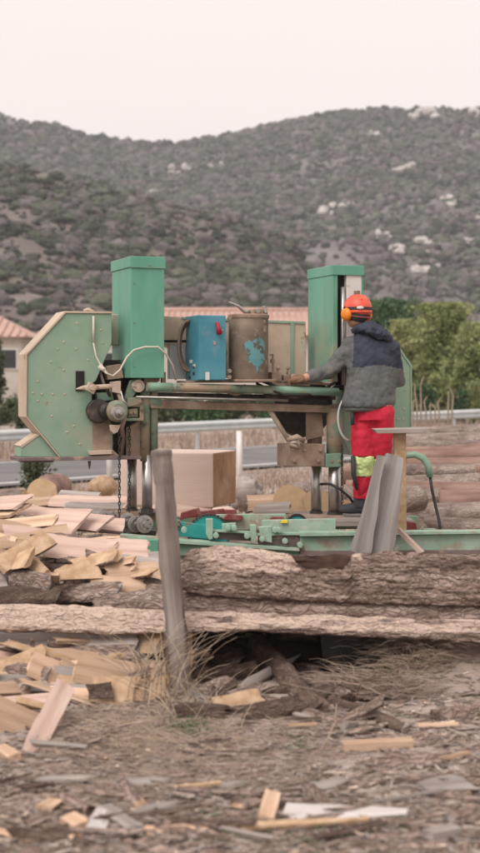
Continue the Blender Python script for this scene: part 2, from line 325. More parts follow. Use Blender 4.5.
def strip(name, s0, s1, dz, m, t0=-40, t1=90, n=60):
    V = []; 
    for i in range(n + 1):
        t = t0 + (t1 - t0) * i / n
        for s in (s0, s1):
            p = RA + RD * t + RN * s; V.append((p.x, p.y, road_z(t) + dz))
    Fq = [(2 * i, 2 * i + 1, 2 * i + 3, 2 * i + 2) for i in range(n)]
    return np_mesh(name, V, Fq, m)
tag(strip('road', -7.6, -.5, 0, M['asphalt']), kind='structure')
tag(strip('road_markings', -7.05, -6.85, .005, M['line']), kind='structure')
tag(strip('road_markings', -1.1, -.95, .005, M['line']), kind='structure')
# guard rail
gr = empty('guard_rail', (RA.x, RA.y, 0), 0, 'galvanised steel guard rail along the far side of the road', 'guard rail')
mb = MB(); prof = [(0, .31), (.03, .28), (.08, .25), (.08, .2), (.02, .17), (.02, .14), (.08, .11), (.08, .06), (.03, .03), (0, 0)]
n = 40; vs = []
for i in range(n + 1):
    t = -30 + 105 * i / n
    for dx, dz in prof:
        p = RD * t - RN * dx; vs.append((p.x, p.y, road_z(t) + .48 + dz))
k = len(prof); mb.add(vs, [(i * k + j, i * k + j + 1, (i + 1) * k + j + 1, (i + 1) * k + j) for i in range(n) for j in range(k - 1)])
o = mb.build('rail_beam', M['galv'], gr); so_ = o.modifiers.new('s', 'SOLIDIFY'); so_.thickness = .006
for i in range(26):
    t = -29 + 4 * i; p = RD * t + RN * .06
    mb = MB(); mb.box((-.05, -.03, -.4), (.05, .03, .74)); o = mb.build('post', M['galv'], gr)
    o.location = (p.x, p.y, road_z(t)); o.rotation_euler = (0, 0, math.atan2(RD.y, RD.x))
# white marker posts on the near verge
for px, pt, pb, Y, lab in ((239, 431, 480, 29.5, 'white wooden marker post on the verge right of the squared beam'),
                      (109, 455, 486, 30.5, 'grey wooden marker post on the verge behind the hanging chains')):
    b = W(px, pb, Y); h = (pb - pt) * Y / F_PX; z = gz(b.x, Y, False)
    mb = MB(); mb.tube([(0, 0, -.3), (0.01, 0, h * .5), (0, 0, h)], [.065, .06, .055], 9)
    o = mb.build('marker_post', M['white_paint'] if px > 200 else M['concrete']); o.location = (b.x, Y, b.z)
    tag(o, lab, 'post', 'marker posts on the near verge')

# ------------------------------------------------------------------ hills
def interp(pts, x):
    if x <= pts[0][0]: return pts[0][1]
    for (a, ya), (b, yb) in zip(pts, pts[1:]):
        if x <= b: return ya + (yb - ya) * (x - a) / (b - a)
    return pts[-1][1]
FARR = [(-900, 60), (-300, 98), (-60, 106), (0, 115), (60, 126), (110, 139), (150, 143), (190, 139), (235, 132), (290, 121), (340, 113), (400, 110), (480, 108), (560, 97), (700, 80), (1500, 120)]
NEARR = [(-900, 100), (-300, 125), (0, 163), (80, 180), (170, 203), (250, 226), (290, 243), (318, 285), (345, 322), (380, 352), (430, 383), (520, 388), (1500, 388)]
def hill_fn(ridge, d0, d1, pw, amp, fr, jag):
    def f(px, d):
        k = (px - 240) / F_PX; x = k * d
        t = (d - d0) / (d1 - d0)
        tr = (HZ - interp(ridge, px)) / F_PX
        tr *= 1 + jag * fbm(px * .02, 3.3, d1)
        tb = (gz(x, d0, False) - CAMH) / d0 - .002
        if t <= 1: a = tb + (tr - tb) * max(t, 0) ** pw; z = a * d + CAMH
        else: z = tr * d1 * (1 - .6 * min((t - 1), 1.2)) + CAMH
        z += amp * (1 - .75 * smooth(.5, 1, t)) * min(max(t, 0) * 4, 1) * (fbm(x * fr, d * fr, d1, 5)) * (1 if t < 1 else 1)
        return x, z
    return f
def hill(name, fn, d0, d1, nd, px0, px1, npx, m):
    ds = [d0 + (d1 * 1.5 - d0) * (i / nd) for i in range(nd + 1)]
    V = []
    for d in ds:
        for j in range(npx + 1):
            px = px0 + (px1 - px0) * j / npx; x, z = fn(px, d); V.append((x, d, z))
    nx = npx + 1; i = np.arange(npx); j = np.arange(nd); I, J = np.meshgrid(i, j); a = (J * nx + I).ravel()
    return tag(np_mesh(name, V, np.stack([a, a + 1, a + 1 + nx, a + nx], 1), m, smooth=True), kind='structure')
far_f = hill_fn(FARR, 300, 900, .85, 9, .009, .012)
near_f = hill_fn(NEARR, 130, 330, .9, 3.2, .03, .02)
hill('far_hill', far_f, 300, 900, 110, -800, 1300, 210, M['hill_soil'])
hill('near_hill', near_f, 130, 330, 90, -500, 1000, 160, M['near_soil'])
NR = np.random.RandomState(3)
def ico(sub):
    bm = bmesh.new(); bmesh.ops.create_icosphere(bm, subdivisions=sub, radius=1)
    V = np.array([v.co[:] for v in bm.verts]); Fq = np.array([[v.index for v in f.verts] for f in bm.faces]); bm.free(); return V, Fq
def blobs(name, P, Rr, mats, sub=1, squash=.7, jag=.3):
    V0, F0 = ico(sub); n = len(P); nv = len(V0)
    j = 1 + jag * (NR.rand(n, nv, 1) * 2 - 1)
    sc = np.stack([Rr * (.8 + .5 * NR.rand(n)), Rr * (.8 + .5 * NR.rand(n)), Rr * squash * (.7 + .6 * NR.rand(n))], 1)
    V = V0[None] * j * sc[:, None, :] + P[:, None, :]
    Fq = F0[None] + (np.arange(n) * nv)[:, None, None]
    mi = np.repeat(NR.choice(len(mats), n, p=[.38, .2, .42][:len(mats)]), len(F0))
    return np_mesh(name, V.reshape(-1, 3), Fq.reshape(-1, 3), mats, mi)
def leaf_quads(C, size, up=.3):
    """random leaf clump quads around centres C (n,3)"""
    n = len(C); a = NR.randn(n, 3); a /= np.linalg.norm(a, axis=1)[:, None]
    b = NR.randn(n, 3); b -= a * (a * b).sum(1)[:, None]; b /= np.linalg.norm(b, axis=1)[:, None]
    s = size * (.5 + NR.rand(n, 1)); a = a * s; b = b * s * .55
    V = np.stack([C - a, C - b * 1, C + a, C + b * 1], 1).reshape(-1, 3)
    return V, np.arange(n * 4).reshape(-1, 4)
def scatter(fn, n, d0, d1, px0, px1, dens):
    P = []
    while len(P) < n:
        px = NR.uniform(px0, px1); d = d0 + (d1 - d0) * math.sqrt(NR.rand()) 
        x, z = fn(px, d)
        if NR.rand() < dens(x, d): P.append((x, d, z))
    return np.array(P)
P = scatter(far_f, 46000, 320, 960, -380, 760, lambda x, d: smooth(-.35, .25, fbm(x * .02, d * .012, 4)) * .75 + .25)
tag(blobs('hill_scrub', P + [0, 0, .5], .9 + 2.1 * NR.rand(len(P)) ** 2.4, [M['scrub'], M['scrub_dark'], M['scrub_brown']], 1, .8), kind='stuff')
P = scatter(near_f, 17000, 133, 350, -330, 500, lambda x, d: smooth(-.25, .3, fbm(x * .06, d * .035, 9)) * .85 + .15)
Rr = .3 + 1.6 * NR.rand(len(P)) ** 3.2
o1 = tag(blobs('hill_scrub', P + [0, 0, .25], Rr * .85, [M['scrub'], M['scrub_dark'], M['scrub_brown']], 2, .75, .2), kind='stuff')
k = 24; C = np.repeat(P, k, 0); dd = NR.randn(len(C), 3); dd /= np.linalg.norm(dd, axis=1)[:, None]; dd[:, 2] = np.abs(dd[:, 2])
C = C + dd * (np.repeat(Rr, k) * (.8 + .35 * NR.rand(len(C))))[:, None] * [1, 1, .8]
V, Fq = leaf_quads(C, .22)
tag(np_mesh('hill_scrub', V, Fq, [M['scrub'], M['scrub_dark'], M['scrub_brown']], np.repeat(NR.choice(3, len(P), p=[.42, .22, .36]), k)), kind='stuff')
# rock outcrops
rocks = [(372, 136, 9, 3.5, 'small pale rock outcrop just under the ridge right of centre'), (424, 118, 14, 7, 'large pale rock outcrop near the ridge at upper right'), (476, 112, 8, 6, 'pale rocky knob on the skyline at the right edge'),
         (404, 171, 9, 5, 'pale rock outcrop upper right above the person helmet'), (331, 212, 12, 7, 'long pale slanting rock outcrop over the right green tower'), (352, 208, 5, 3, 'small pale rock beside the long slanting outcrop'),
         (187, 173, 17, 5, 'wide pale rock band high above the left green tower'), (383, 240, 10, 5, 'grey rock outcrop on the mid slope right of the right tower'), (424, 249, 7, 10, 'tall upright pale rock on the right slope'),
         (426, 273, 12, 6, 'split pale rock below the tall upright rock'), (396, 252, 6, 5, 'small pale rock left of the tall upright rock'), (216, 167, 6, 3, 'small pale rock right of the wide rock band'),
         (152, 195, 5, 3, 'small pale rock above the left green tower'), (446, 205, 8, 5, 'faint grey rock at the right side of the slope'), (474, 222, 7, 4, 'low grey rock at the far right of the slope'), (470, 245, 6, 4, 'small low grey rock at right below another rock')]
for px, py, rw, rh, lab in rocks:
    best = None
    for d in np.linspace(310, 890, 240):
        x, z = far_f(px, d); e = abs(HZ - (z - CAMH) * F_PX / d - py)
        if best is None or e < best[0]: best = (e, x, d, z)
    _, x, d, z = best; s = d / F_PX
    mb = MB()
    for q in range(9):
        ox = rnd.uniform(-rw, rw) * .8 * s; oz = rnd.uniform(-.7, .7) * rh * s; r = rnd.uniform(.22, .5) * min(rw, rh * 1.3) * s
        v, f = ico(2); sd_ = rnd.random() * 99
        sx, sz = rnd.uniform(.8, 1.6), rnd.uniform(.6, 1.2)
        vv = [Vector(a) * (1 + .35 * fbm(a[0] * 1.5 + sd_, a[1] * 1.5, a[2] * 1.5)) for a in v]
        mb.add([(a.x * r * sx + ox, a.y * r + oz * 1.2, a.z * r * sz + oz) for a in vv], [tuple(a) for a in f])
    o = mb.build('rock_outcrop', M['rock']); o.location = (x, d - 1.5, z + .9); o.scale = (1.3, 1.3, 1.25); tag(o, lab, 'rock', 'pale rock outcrops on the hillside')

# ------------------------------------------------------------------ houses
def house(name, x0, x1, yf, yb, zg, ze, zr, hipl, hipr, lab, wins):
    h = empty(name, ((x0 + x1) / 2, yf, zg), 0, lab, 'house', 'tile roofed houses beyond the road')
    ox = (x0 + x1) / 2; L = (x1 - x0) / 2; D = yb - yf; e = .5
    mb = MB(); mb.box((-L, 0, -1), (L, D, ze - zg)); mb.build('wall', M['wall'], h)
    mb = MB(); E = ze - zg; Rz = zr - zg; hl = min(D / 2, L * .9) if hipl else -e; hr = min(D / 2, L * .9) if hipr else -e
    a = [(-L - e, -e, E + .003), (L + e, -e, E + .003), (L + e, D + e, E + .003), (-L - e, D + e, E + .003), (-L + hl, D / 2, Rz), (L - hr, D / 2, Rz)]
    mb.add(a, [(0, 1, 5, 4), (1, 2, 5), (2, 3, 4, 5), (3, 0, 4), (3, 2, 1, 0)])
    n = int((2 * L) / .35)
    rf = mb.build('roof', M['rooftile'], h)
    mb = MB()
    for i in range(n):                                   # rows of barrel tiles down the front slope
        x = -L - e + (i + .5) * (2 * L + 2 * e) / n; t = 1
        if hipl: t = min(t, (x + L + e) / (hl + e))
        if hipr: t = min(t, (L + e - x) / (hr + e))
        mb.tube([(x, -e, E + .06), (x, -e + (D / 2 + e) * t, E + .06 + (Rz - E) * t)], .06, 6)
    mb.tube([(-L + hl, D / 2, Rz + .05), (L - hr, D / 2, Rz + .05)], .14, 8)
    mb.build('tile_rows', M['rooftile'], rf)
    for wx, wz, ww, wh in wins:
        mb = MB(); mb.box((wx - ox - ww / 2, -.06, wz - zg), (wx - ox + ww / 2, -.003, wz - zg + wh)); f = mb.build('window', M['white_paint'], h)
        mb = MB(); mb.box((wx - ox - ww / 2 + .08, -.08, wz - zg + .08), (wx - ox + ww / 2 - .08, -.061, wz - zg + wh - .08)); mb.build('pane', M['glass_dark'], f)
    return h
Yh = 84
a = W(-60, 337, Yh); b = W(22, 337, Yh); c = W(-5, 313, Yh + 5)
house('tile_roofed_house', a.x, b.x, Yh, Yh + 8, gz(a.x, Yh, False), a.z, W(0, 314, Yh + 4).z, True, True, 'pale house with hipped red tile roof at the left edge', [(W(8, 350, Yh).x, W(8, 372, Yh).z, 1.1, 1.3), (W(-10, 350, Yh).x, W(8, 372, Yh).z, 1.1, 1.3)])
a = W(38, 334, Yh + 6); b = W(330, 334, Yh + 6)
house('tile_roofed_house', a.x, b.x, Yh + 6, Yh + 16, gz(a.x, Yh, False), a.z - .1, W(0, 310.5, Yh + 11).z, True, False, 'long low house with pinkish tile roof behind the sawmill', [(W(x_, 350, Yh + 6).x, W(8, 372, Yh + 6).z, 1.1, 1.2) for x_ in (110, 180, 240, 290)])
# garden wall in front of the houses
p0 = W(-60, 372, 66); mb = MB(); mb.box((p0.x, 66, -1), (W(60, 0, 66).x, 66.3, W(0, 370, 66).z)); mb.box((p0.x, 65.95, W(0, 370, 66).z), (W(60, 0, 66).x + .05, 66.35, W(0, 368.5, 66).z))
tag(mb.build('garden_wall', M['wall']), 'low pale garden wall in front of the left house', 'wall')

# ------------------------------------------------------------------ trees
def tree(name, px, py_base, py_top, Y, wpx, leaf, lab, nl=14000, ls=.12, group='trees beyond the guard rail', low=.12, pointed=.6, tr=.12):
    base = W(px, py_base, Y); h = (py_base - py_top) * Y / F_PX; rw = wpx * Y / F_PX / 2
    zg = gz(base.x, Y, False); h += base.z - zg; t = empty(name, (base.x, Y, zg), 0, lab, 'tree', group)
    rr = random.Random(int(px * 7 + py_top)); mb = MB()
    mb.tube([(0, 0, -.2), (.05, 0, h * .35), (0, .05, h * .85)], [tr, tr * .7, tr * .15], 8)
    tips = []
    for i in range(34):
        z0 = h * (low + (.8 - low) * rr.random()); a = rr.random() * 6.28; fr = z0 / h
        L = rw * (1.05 - pointed * fr) * rr.uniform(.55, 1); e = Vector((math.cos(a) * L, math.sin(a) * L, h * (.1 + .12 * rr.random()) ))
        p0 = Vector((0, 0, z0)); mb.tube([p0, p0 + e * .5 + Vector((0, 0, .05 * h)), p0 + e], [tr * .35, tr * .2, .012], 5)
        tips += [(p0 + e, .24), (p0 + e * .62 + Vector((0, 0, .04 * h)), .24), (p0 + e * .3, .2)]
    tips += [(Vector((0, 0, h * .95)), .14), (Vector((0, 0, h * .8)), .2)]
    mb.build('trunk', M['trunk'], t)
    cl = []
    for p, r in tips:
        for q in range(4): cl.append((np.array(p) + NR.randn(3) * rw * .12, r * rw * rr.uniform(.5, 1.3)))
    per = nl // len(cl); C = np.concatenate([c + NR.randn(per, 3) * r * .72 * [1, 1, .9] for c, r in cl])
    C = C[(C[:, 2] > .1) & (C[:, 2] < h)]
    V, Fq = leaf_quads(C, ls); np_mesh('crown', V, Fq, leaf, parent=t)
    return t
tree('leafy_tree', 443, 412, 303, 64, 66, M['leaf_willow'], 'tall feathery yellow green tree right of the person', 52000, .065)
tree('leafy_tree', 408, 412, 318, 66, 46, M['leaf_willow'], 'shorter yellow green tree close to the right of the person', 30000, .065)
tree('leafy_tree', 478, 412, 322, 62, 60, M['leaf_willow'], 'yellow green tree at the right edge', 32000, .065)
tree('leafy_tree', 392, 410, 298, 80, 60, M['leaf_dark'], 'rounded dark green tree directly behind the person head', 34000, .085, pointed=.35)
tree('leafy_tree', 366, 410, 300, 84, 50, M['leaf_dark'], 'dark green tree half hidden by the right green tower', 20000, .085, pointed=.35)
tree('leafy_tree', -4, 425, 330, 52, 20, M['leaf_olive'], 'grey green olive tree at the left edge', 4000, .07)
tree('leafy_tree', 530, 412, 300, 70, 60, M['leaf_willow'], 'yellow green tree beyond the right edge of the picture', 8000, .1)
# hedge behind the guard rail: loose bushes
def bush(px, py, Y, wpx, hpx, leaf, lab, nl=2500, ls=.07, group='low bushes behind the guard rail'):
    b = W(px, py, Y); zg = gz(b.x, Y, False); rw = wpx * Y / F_PX / 2; h = hpx * Y / F_PX + b.z - zg
    t = empty('bush', (b.x, Y, zg), 0, lab, 'bush', group); mb = MB()
    for i in range(9):
        a = rnd.random() * 6.28; mb.tube([(0, 0, -.1), (math.cos(a) * rw * .3, math.sin(a) * rw * .3, h * .5), (math.cos(a) * rw * .6, math.sin(a) * rw * .6, h * .85)], [.03, .02, .008], 5)
    mb.build('stem', M['trunk'], t)
    C = []
    for i in range(16):
        c = np.array([rnd.uniform(-.8, .8) * rw, rnd.uniform(-.6, .6) * rw, h * rnd.uniform(.15, .8)]); C.append(c + NR.randn(nl // 16, 3) * [rw * .22, rw * .22, h * .13])
    C = np.concatenate(C); C = C[C[:, 2] > 0]; V, Fq = leaf_quads(C, ls); np_mesh('foliage', V, Fq, leaf, parent=t)
for i, px in enumerate(range(-30, 340, 26)):
    b = W(px, 400, 56 + (i % 3) * 2); bush(px, 425 - px * .03, 55 + (i % 3) * 2, 36, rnd.uniform(18, 30), M['leaf_olive'] if i % 3 else M['leaf_dark'], 'low scruffy bush in the row behind the guard rail', group='scruffy bushes in the row behind the guard rail')
for i, px in enumerate(range(405, 500, 18)):
    bush(px, 410, 60, 26, rnd.uniform(24, 40), M['leaf_dark'] if i % 2 else M['leaf_willow'], 'bushy green shrub under the yellow green trees', group='shrubs under the yellow green trees')
bush(35, 482, 24, 34, 36, M['leaf_olive'], 'small leafy shrub on the verge under the left cover', 1800, .035, group=None)
bush(29, 440, 46, 30, 42, M['leaf_olive'], 'dark leafy bush behind the lower left of the left cover', 2500, .06, group=None)

# verge: dead grass
def grass(name, pts, m, hmin, hmax, lean=.5, wd=.006, kind='stuff'):
    V = []; Fq = []
    for (x, y, z) in pts:
        a = NR.rand() * 6.28; h = NR.uniform(hmin, hmax); l = lean * h * NR.rand(); dx, dy = math.cos(a) * l, math.sin(a) * l; w_ = wd * NR.uniform(.6, 1.3)
        b = NR.rand() * 6.28; ux, uy = math.cos(b) * w_, math.sin(b) * w_; n = len(V)
        for t in (0, .35, .7, 1):
            q = (1 - t * .8); V += [(x + dx * t * t - ux * q, y + dy * t * t - uy * q, z + h * (t - .25 * t * t * lean)), (x + dx * t * t + ux * q, y + dy * t * t + uy * q, z + h * (t - .25 * t * t * lean))]
        Fq += [(n, n + 1, n + 3, n + 2), (n + 2, n + 3, n + 5, n + 4), (n + 4, n + 5, n + 7, n + 6)]
    return tag(np_mesh(name, V, Fq, m), kind=kind)
pts = []
while len(pts) < 16000:
    y = 14.5 + 24 * NR.rand(); x = NR.uniform(-.2, .2) * y; t, s = road_sz(x, y)
    if s < -7.9 and fbm(x * .7, y * .7, 2) > -.15: pts.append((x, y, gz(x, y) - .01))
grass('dead_grass', pts, M['drygrass'], .04, .22, .8, .012)
pts = []
while len(pts) < 9000:
    t = NR.uniform(-12, 45); s = NR.uniform(.3, 5); p = RA + RD * t + RN * s; pts.append((p.x, p.y, gz(p.x, p.y) - .02))
grass('dead_grass', pts, M['drygrass'], .1, .5, .6, .02)
# ================================================================== the sawmill head (local axes: u along the beam, v away, z up)
YAW = R(20); OX, OY = (138 - 240) * 11.7 / F_PX, 11.7
c_, s_ = math.cos(YAW), math.sin(YAW)
head = empty('band_sawmill', (OX, OY, 0), YAW, 'green band sawmill with octagonal wheel cover and two tall boxes above the bed', 'sawmill')
def Mp(px, py, v=0.0):
    """machine-local point seen at photo pixel, in the plane v"""
    k = (px - 240) / F_PX
    u = (k * OY + k * v * c_ - OX + v * s_) / (c_ - k * s_)
    Y = OY + u * s_ + v * c_
    return Vector((u, v, CAMH - (py - HZ) * Y / F_PX))
def uz(px, py, v=0.0): p = Mp(px, py, v); return (p.x, p.z)
def poly(mb, pxs, v0, v1): return mb.prism([uz(x, y, v0) for x, y in pxs], v0, v1)
HV = 0.0
# --- left wheel cover, face plane v=-0.05, body to v=0.22
CV = -.02
mb = MB(); face = [(27.5, 355), (66, 313), (112, 313.5), (112, 343), (96, 381), (92, 384), (92, 400), (113, 425), (113, 457), (61, 457), (27, 416)]
poly(mb, face, CV, CV + .26); cover = mb.build('wheel_cover', M['pale_green'], head, .006)
mb = MB(); rim = [(27.5, 355), (66, 313), (112, 313.5), (112, 311.5), (65, 311), (26, 354), (26, 417), (60, 458), (61, 457), (27, 416)]
poly(mb, rim, CV - .012, CV + .27); mb.build('rim_band', M['beige'], cover, .002)
mb = MB(); poly(mb, [(21, 446), (37, 435), (42, 435.5), (62, 457), (20, 457)], CV + .02, CV + .24); mb.build('lower_guard', M['pale_green'], head, .005)
mb = MB(); poly(mb, [(20, 446), (37, 434), (42, 434.5), (37, 437), (22, 448)], CV + .015, CV + .245); mb.build('guard_rim', M['beige'], head, .002)
mb = MB(); poly(mb, [(76, 371), (84.5, 371), (84.5, 391), (76, 391)], CV - .008, CV + .03); mb.build('slot', M['black'], cover)
mb = MB()
for x, y in [(77, 323), (64, 342), (58, 349), (51, 362), (64, 370), (38, 381.5), (33, 393), (42, 394), (53, 394), (65, 394), (38, 401), (52, 416), (67, 432), (74, 426), (88, 360), (76, 349), (101, 330), (103, 343), (80, 444)]:
    p = Mp(x, y, CV - .003); mb.lathe(p + Vector((0, .004, 0)), (0, -1, 0), [(0, .0075), (.003, .0075), (.006, .004)], 8)
mb.build('rivet', M['beige'], cover)
# strap across the top and thin rod hanging
mb = MB(); mb.tube([Mp(93.5, 316, CV - .02), Mp(93.5, 343, CV - .02)], .009, 8); mb.build('tension_rod', M['cord'], head)
mb = MB(); mb.tube([Mp(84, 311, 0), Mp(88, 309.5, 0), Mp(94, 312, -.02)], .014, 8); mb.build('bracket', M['beige'], head)
# tensioner shaft
mb = MB(); mb.tube([Mp(76, 389, CV - .06), Mp(83, 388, CV - .06)], [.004, .018], 10); mb.tube([Mp(83, 388, CV - .06), Mp(118, 386, CV - .06)], .020, 12)
p = Mp(91, 388, CV - .06); mb.box(p - Vector((.035, .03, .035)), p + Vector((.035, .03, .035)), Matrix.Rotation(.5, 3, 'Y')); mb.lathe(p - Vector((0, .05, 0)), (0, 1, 0), [(0, .02), (.06, .024)], 10)
poly(mb, [(113, 382), (121, 381), (121, 394), (113, 392)], CV - .1, CV - .0); mb.build('tension_shaft', M['beige'], head, .003)
# dark cavity between cover and columns
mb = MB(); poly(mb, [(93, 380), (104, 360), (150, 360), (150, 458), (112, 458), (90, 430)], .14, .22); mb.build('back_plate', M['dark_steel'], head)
mb = MB(); poly(mb, [(97, 393), (112, 392), (114, 400), (98, 402)], .02, .08); mb.build('web_plate', M['mid_green'], head, .004)
mb = MB(); poly(mb, [(106, 366), (121, 364), (124, 378), (108, 380)], .0, .1); mb.build('web_plate', M['rusty'], head, .004)
mb = MB(); mb.tube([Mp(100, 372, .02), Mp(104, 384, .0), Mp(110, 396, .02)], .012, 8); mb.build('oil_line', M['hose'], head)
mb = MB(); mb.tube([Mp(121, 424, .05), Mp(124, 438, .05), Mp(121, 455, .05)], .018, 8); mb.build('oil_line', M['rusty'], head)
mb = MB(); poly(mb, [(92.5, 400), (112, 425), (112, 449), (120, 456), (92.5, 456)], CV - .006, CV + .05); mb.build('side_plate', M['rusty'], head, .003)
mb = MB(); poly(mb, [(89, 451), (112, 450), (112, 454), (90, 455)], CV - .05, CV); mb.build('lip', M['beige'], head, .002)
# hub
hb = Mp(97, 411, -.03)
mb = MB(); mb.lathe(hb, (0, -1, 0), [(0, .086), (.012, .09), (.02, .09), (.022, .076), (.05, .076), (.052, .09), (.062, .09), (.07, .084)], 36); pulley = mb.build('pulley', M['dark_steel'], head)
hb = Mp(106, 411, -.09); mb = MB(); mb.lathe(hb, (.25, -1, 0), [(0, .062), (.03, .066), (.06, .05)], 24); mb.build('hub_disc', M['dark_steel'], pulley)
hb = Mp(115, 411, -.12); mb = MB(); mb.lathe(hb, (.15, -1, 0), [(0, .08), (.05, .084), (.075, .074), (.085, .06)], 30); bear = mb.build('bearing_housing', M['grime_green'], head)
hb = Mp(117.5, 413, -.205); mb = MB(); mb.lathe(hb, (.15, -1, 0), [(0, .056), (.012, .06), (.03, .052), (.032, .036), (.05, .034), (.056, .02), (.066, .019), (.07, .012)], 26); mb.build('bearing_cap', M['steel'], bear)
mb = MB(); poly(mb, [(110, 425), (121, 425), (118, 432), (114, 434), (111, 431)], -.16, -.13); mb.build('guide_plate', M['beige'], head, .003)
mb = MB(); mb.tube([Mp(118, 394, -.1), Mp(123, 404, -.14), Mp(124, 418, -.15), Mp(121, 431, -.12), Mp(119, 434, -.1)], [.012, .02, .022, .016, .008], 8); mb.build('guide_arm', M['rusty'], head)
mb = MB(); mb.tube([Mp(121, 391, -.16), Mp(123, 400, -.17), Mp(127, 404, -.16)], [.004, .007, .005], 6); mb.build('lever', M['sticker'], head)
# gear and linkage above the hub
mb = MB()
gp = Mp(138, 386, -.1)
for i in range(14):
    a = i * 2 * math.pi / 14; mb.box(gp + Vector((-.01, -.02, .028)), gp + Vector((.01, .02, .046)), Matrix.Rotation(a, 3, 'Y'), gp)
mb.lathe(gp - Vector((0, .02, 0)), (0, 1, 0), [(0, .034), (.04, .034)], 20); mb.build('gear', M['beige'], head)
mb = MB(); poly(mb, [(131, 380), (142, 378), (140, 385), (134, 396), (127, 404), (124, 400)], -.08, -.04); poly(mb, [(128, 398), (141, 397), (143, 404), (128, 407)], -.14, -.06)
poly(mb, [(126, 404), (144, 404), (144, 421), (125, 421), (125, 418), (140, 418), (140, 407), (126, 407)], -.13, -.05); poly(mb, [(129, 409), (138, 408), (138, 417), (128, 417)], -.12, -.08)
mb.build('bracket', M['grime_green'], head, .004)
for x, y in ((141, 409), (139.5, 402), (130, 413), (135, 413)):
    mb = MB(); mb.lathe(Mp(x, y, -.125), (0, -1, 0), [(0, .014), (.02, .014), (.022, .007)], 6); mb.build('bolt', M['rusty'], head)
# base flange under the left half
mb = MB(); a = Mp(18, 457.5, -.1); b = Mp(141, 457.5, -.1); mb.box((a.x, -.12, a.z - .028), (b.x, .2, a.z - .002)); 
mb.box((a.x + .04, -.1, a.z - .04), (Mp(54, 0, -.1).x, .1, a.z - .029)); mb.build('base_flange', M['plate'], head, .003)
mb = MB(); p = Mp(89.5, 461, -.05); mb.tube([p, p + Vector((0, 0, -.03)), p + Vector((0, 0, -.06))], [.012, .01, .003], 8); mb.build('pin', M['plate'], head)
mb = MB(); poly(mb, [(128, 428), (142, 420), (142, 457), (128, 457)], -.03, .03); mb.build('gusset', M['rusty'], head, .003)
# --- columns with sleeves
def cylpx(mb, x0, x1, y0, y1, v, seg=24):
    a = Mp(x0, y0, v); b = Mp(x1, y1, v); r = abs(b.x - a.x) / 2 * c_ ; cx = (a.x + b.x) / 2; mb.cyl((cx, v, a.z), (cx, v, b.z), r, None, seg)
    return cx, r
def column(x0, x1, y0, y1, v, lab=None):
    mb = MB(); cx, r = cylpx(mb, x0, x1, y0, y1, v); o = mb.build('column', M['chrome'], head)
    z = Mp(x1, y1, v).z; mb = MB(); mb.lathe((cx, v, z - .005), (0, 0, 1), [(0, r * 1.7), (.012, r * 1.7), (.016, r * 1.25), (.04, r * 1.2)], 20); mb.build('column_foot', M['dark_steel'], o)
column(127, 137, 455, 513, .12); column(142, 152.5, 455, 513, -.03); column(311, 321.5, 460, 515, .12); column(328.5, 340.5, 460, 516, -.03)
mb = MB(); cylpx(mb, 140, 150, 378, 461, -.03); cylpx(mb, 149, 158, 378, 461, .0); mb.build('column_sleeve', M['grime_green'], head)
mb = MB(); cylpx(mb, 307, 322, 405, 447, .1); mb.build('column_sleeve', M['rusty'], head)
mb = MB(); cylpx(mb, 326.5, 343, 408, 463, -.03); mb.build('column_sleeve', M['grime_green'], head)
mb = MB(); poly(mb, [(289, 444), (325, 444), (325, 466.5), (289, 466.5)], -.1, .16); mb.build('clamp_block', M['rusty'], head, .005)
mb = MB(); poly(mb, [(326, 454), (343, 453), (343, 467), (326, 467.5)], -.11, .1); mb.build('clamp_block', M['mid_green'], head, .005)
for x, y in ((293, 449), (304, 450), (320, 450), (294, 461), (318, 461), (331, 461), (339, 461)):
    mb = MB(); mb.lathe(Mp(x, y, -.1), (0, -1, 0), [(0, .014), (.016, .014), (.018, .008)], 6); mb.build('bolt', M['rusty'], head)
# clamp handle and diagonal brace
mb = MB(); mb.tube([Mp(270, 411, -.02), Mp(289, 441, -.02)], .02, 10); mb.build('brace', M['beige'], head)
mb = MB(); mb.tube([Mp(287, 440, -.13), Mp(297, 437, -.15), Mp(304, 441, -.14)], [.018, .026, .02], 10); mb.tube([Mp(297, 437, -.15), Mp(300, 449, -.15)], [.016, .01], 8); mb.tube([Mp(290, 444, -.14), Mp(299, 448, -.14)], .014, 8); mb.build('clamp_handle', M['rusty'], head)
mb = MB(); poly(mb, [(307, 413), (322, 413), (324, 436), (307, 440)], .02, .05); poly(mb, [(300, 408), (340, 404), (340, 412), (300, 412)], -.02, .06); mb.build('gusset', M['rusty'], head, .003)
# right wheel behind
p = Mp(304, 406, .3); mb = MB(); mb.lathe(p, (0, 1, 0), [(0, .15), (.005, .255), (.05, .26), (.055, .15)], 44); mb.build('band_wheel', M['dark_steel'], head)
# --- horizontal beams
def beam(x0, y0, x1, y1, r, v, m, name='beam', seg=16):
    mb = MB(); mb.cyl(Mp(x0, y0, v), Mp(x1, y1, v), r, None, seg); return mb.build(name, m, head)
bm_ = beam(147, 387, 262, 389.5, .034, -.17, M['grime_green'], 'guide_tube'); beam(262, 389.5, 338, 392, .033, -.17, M['mid_green'], 'guide_tube')
mb = MB(); a = Mp(149, 387, -.17); b = Mp(172, 387.5, -.17); mb.cyl(a, b, .0365); mb.build('sleeve', M['mid_green'], bm_)
beam(136, 397, 288, 400.5, .010, -.19, M['steel'], 'feed_rod', 8)
mb = MB(); a = Mp(150, 404, -.02); b = Mp(337, 409, -.02); mb.tube([a, b], [(.045, .036)] * 2, 4, smooth=False); mb.build('cross_beam', M['rusty'], head, .003)
mb = MB(); a = Mp(150, 394, .05); b = Mp(335, 398, .05); mb.tube([a, b], .022, 4, smooth=False); mb.build('cross_beam', M['dark_steel'], head, .003)
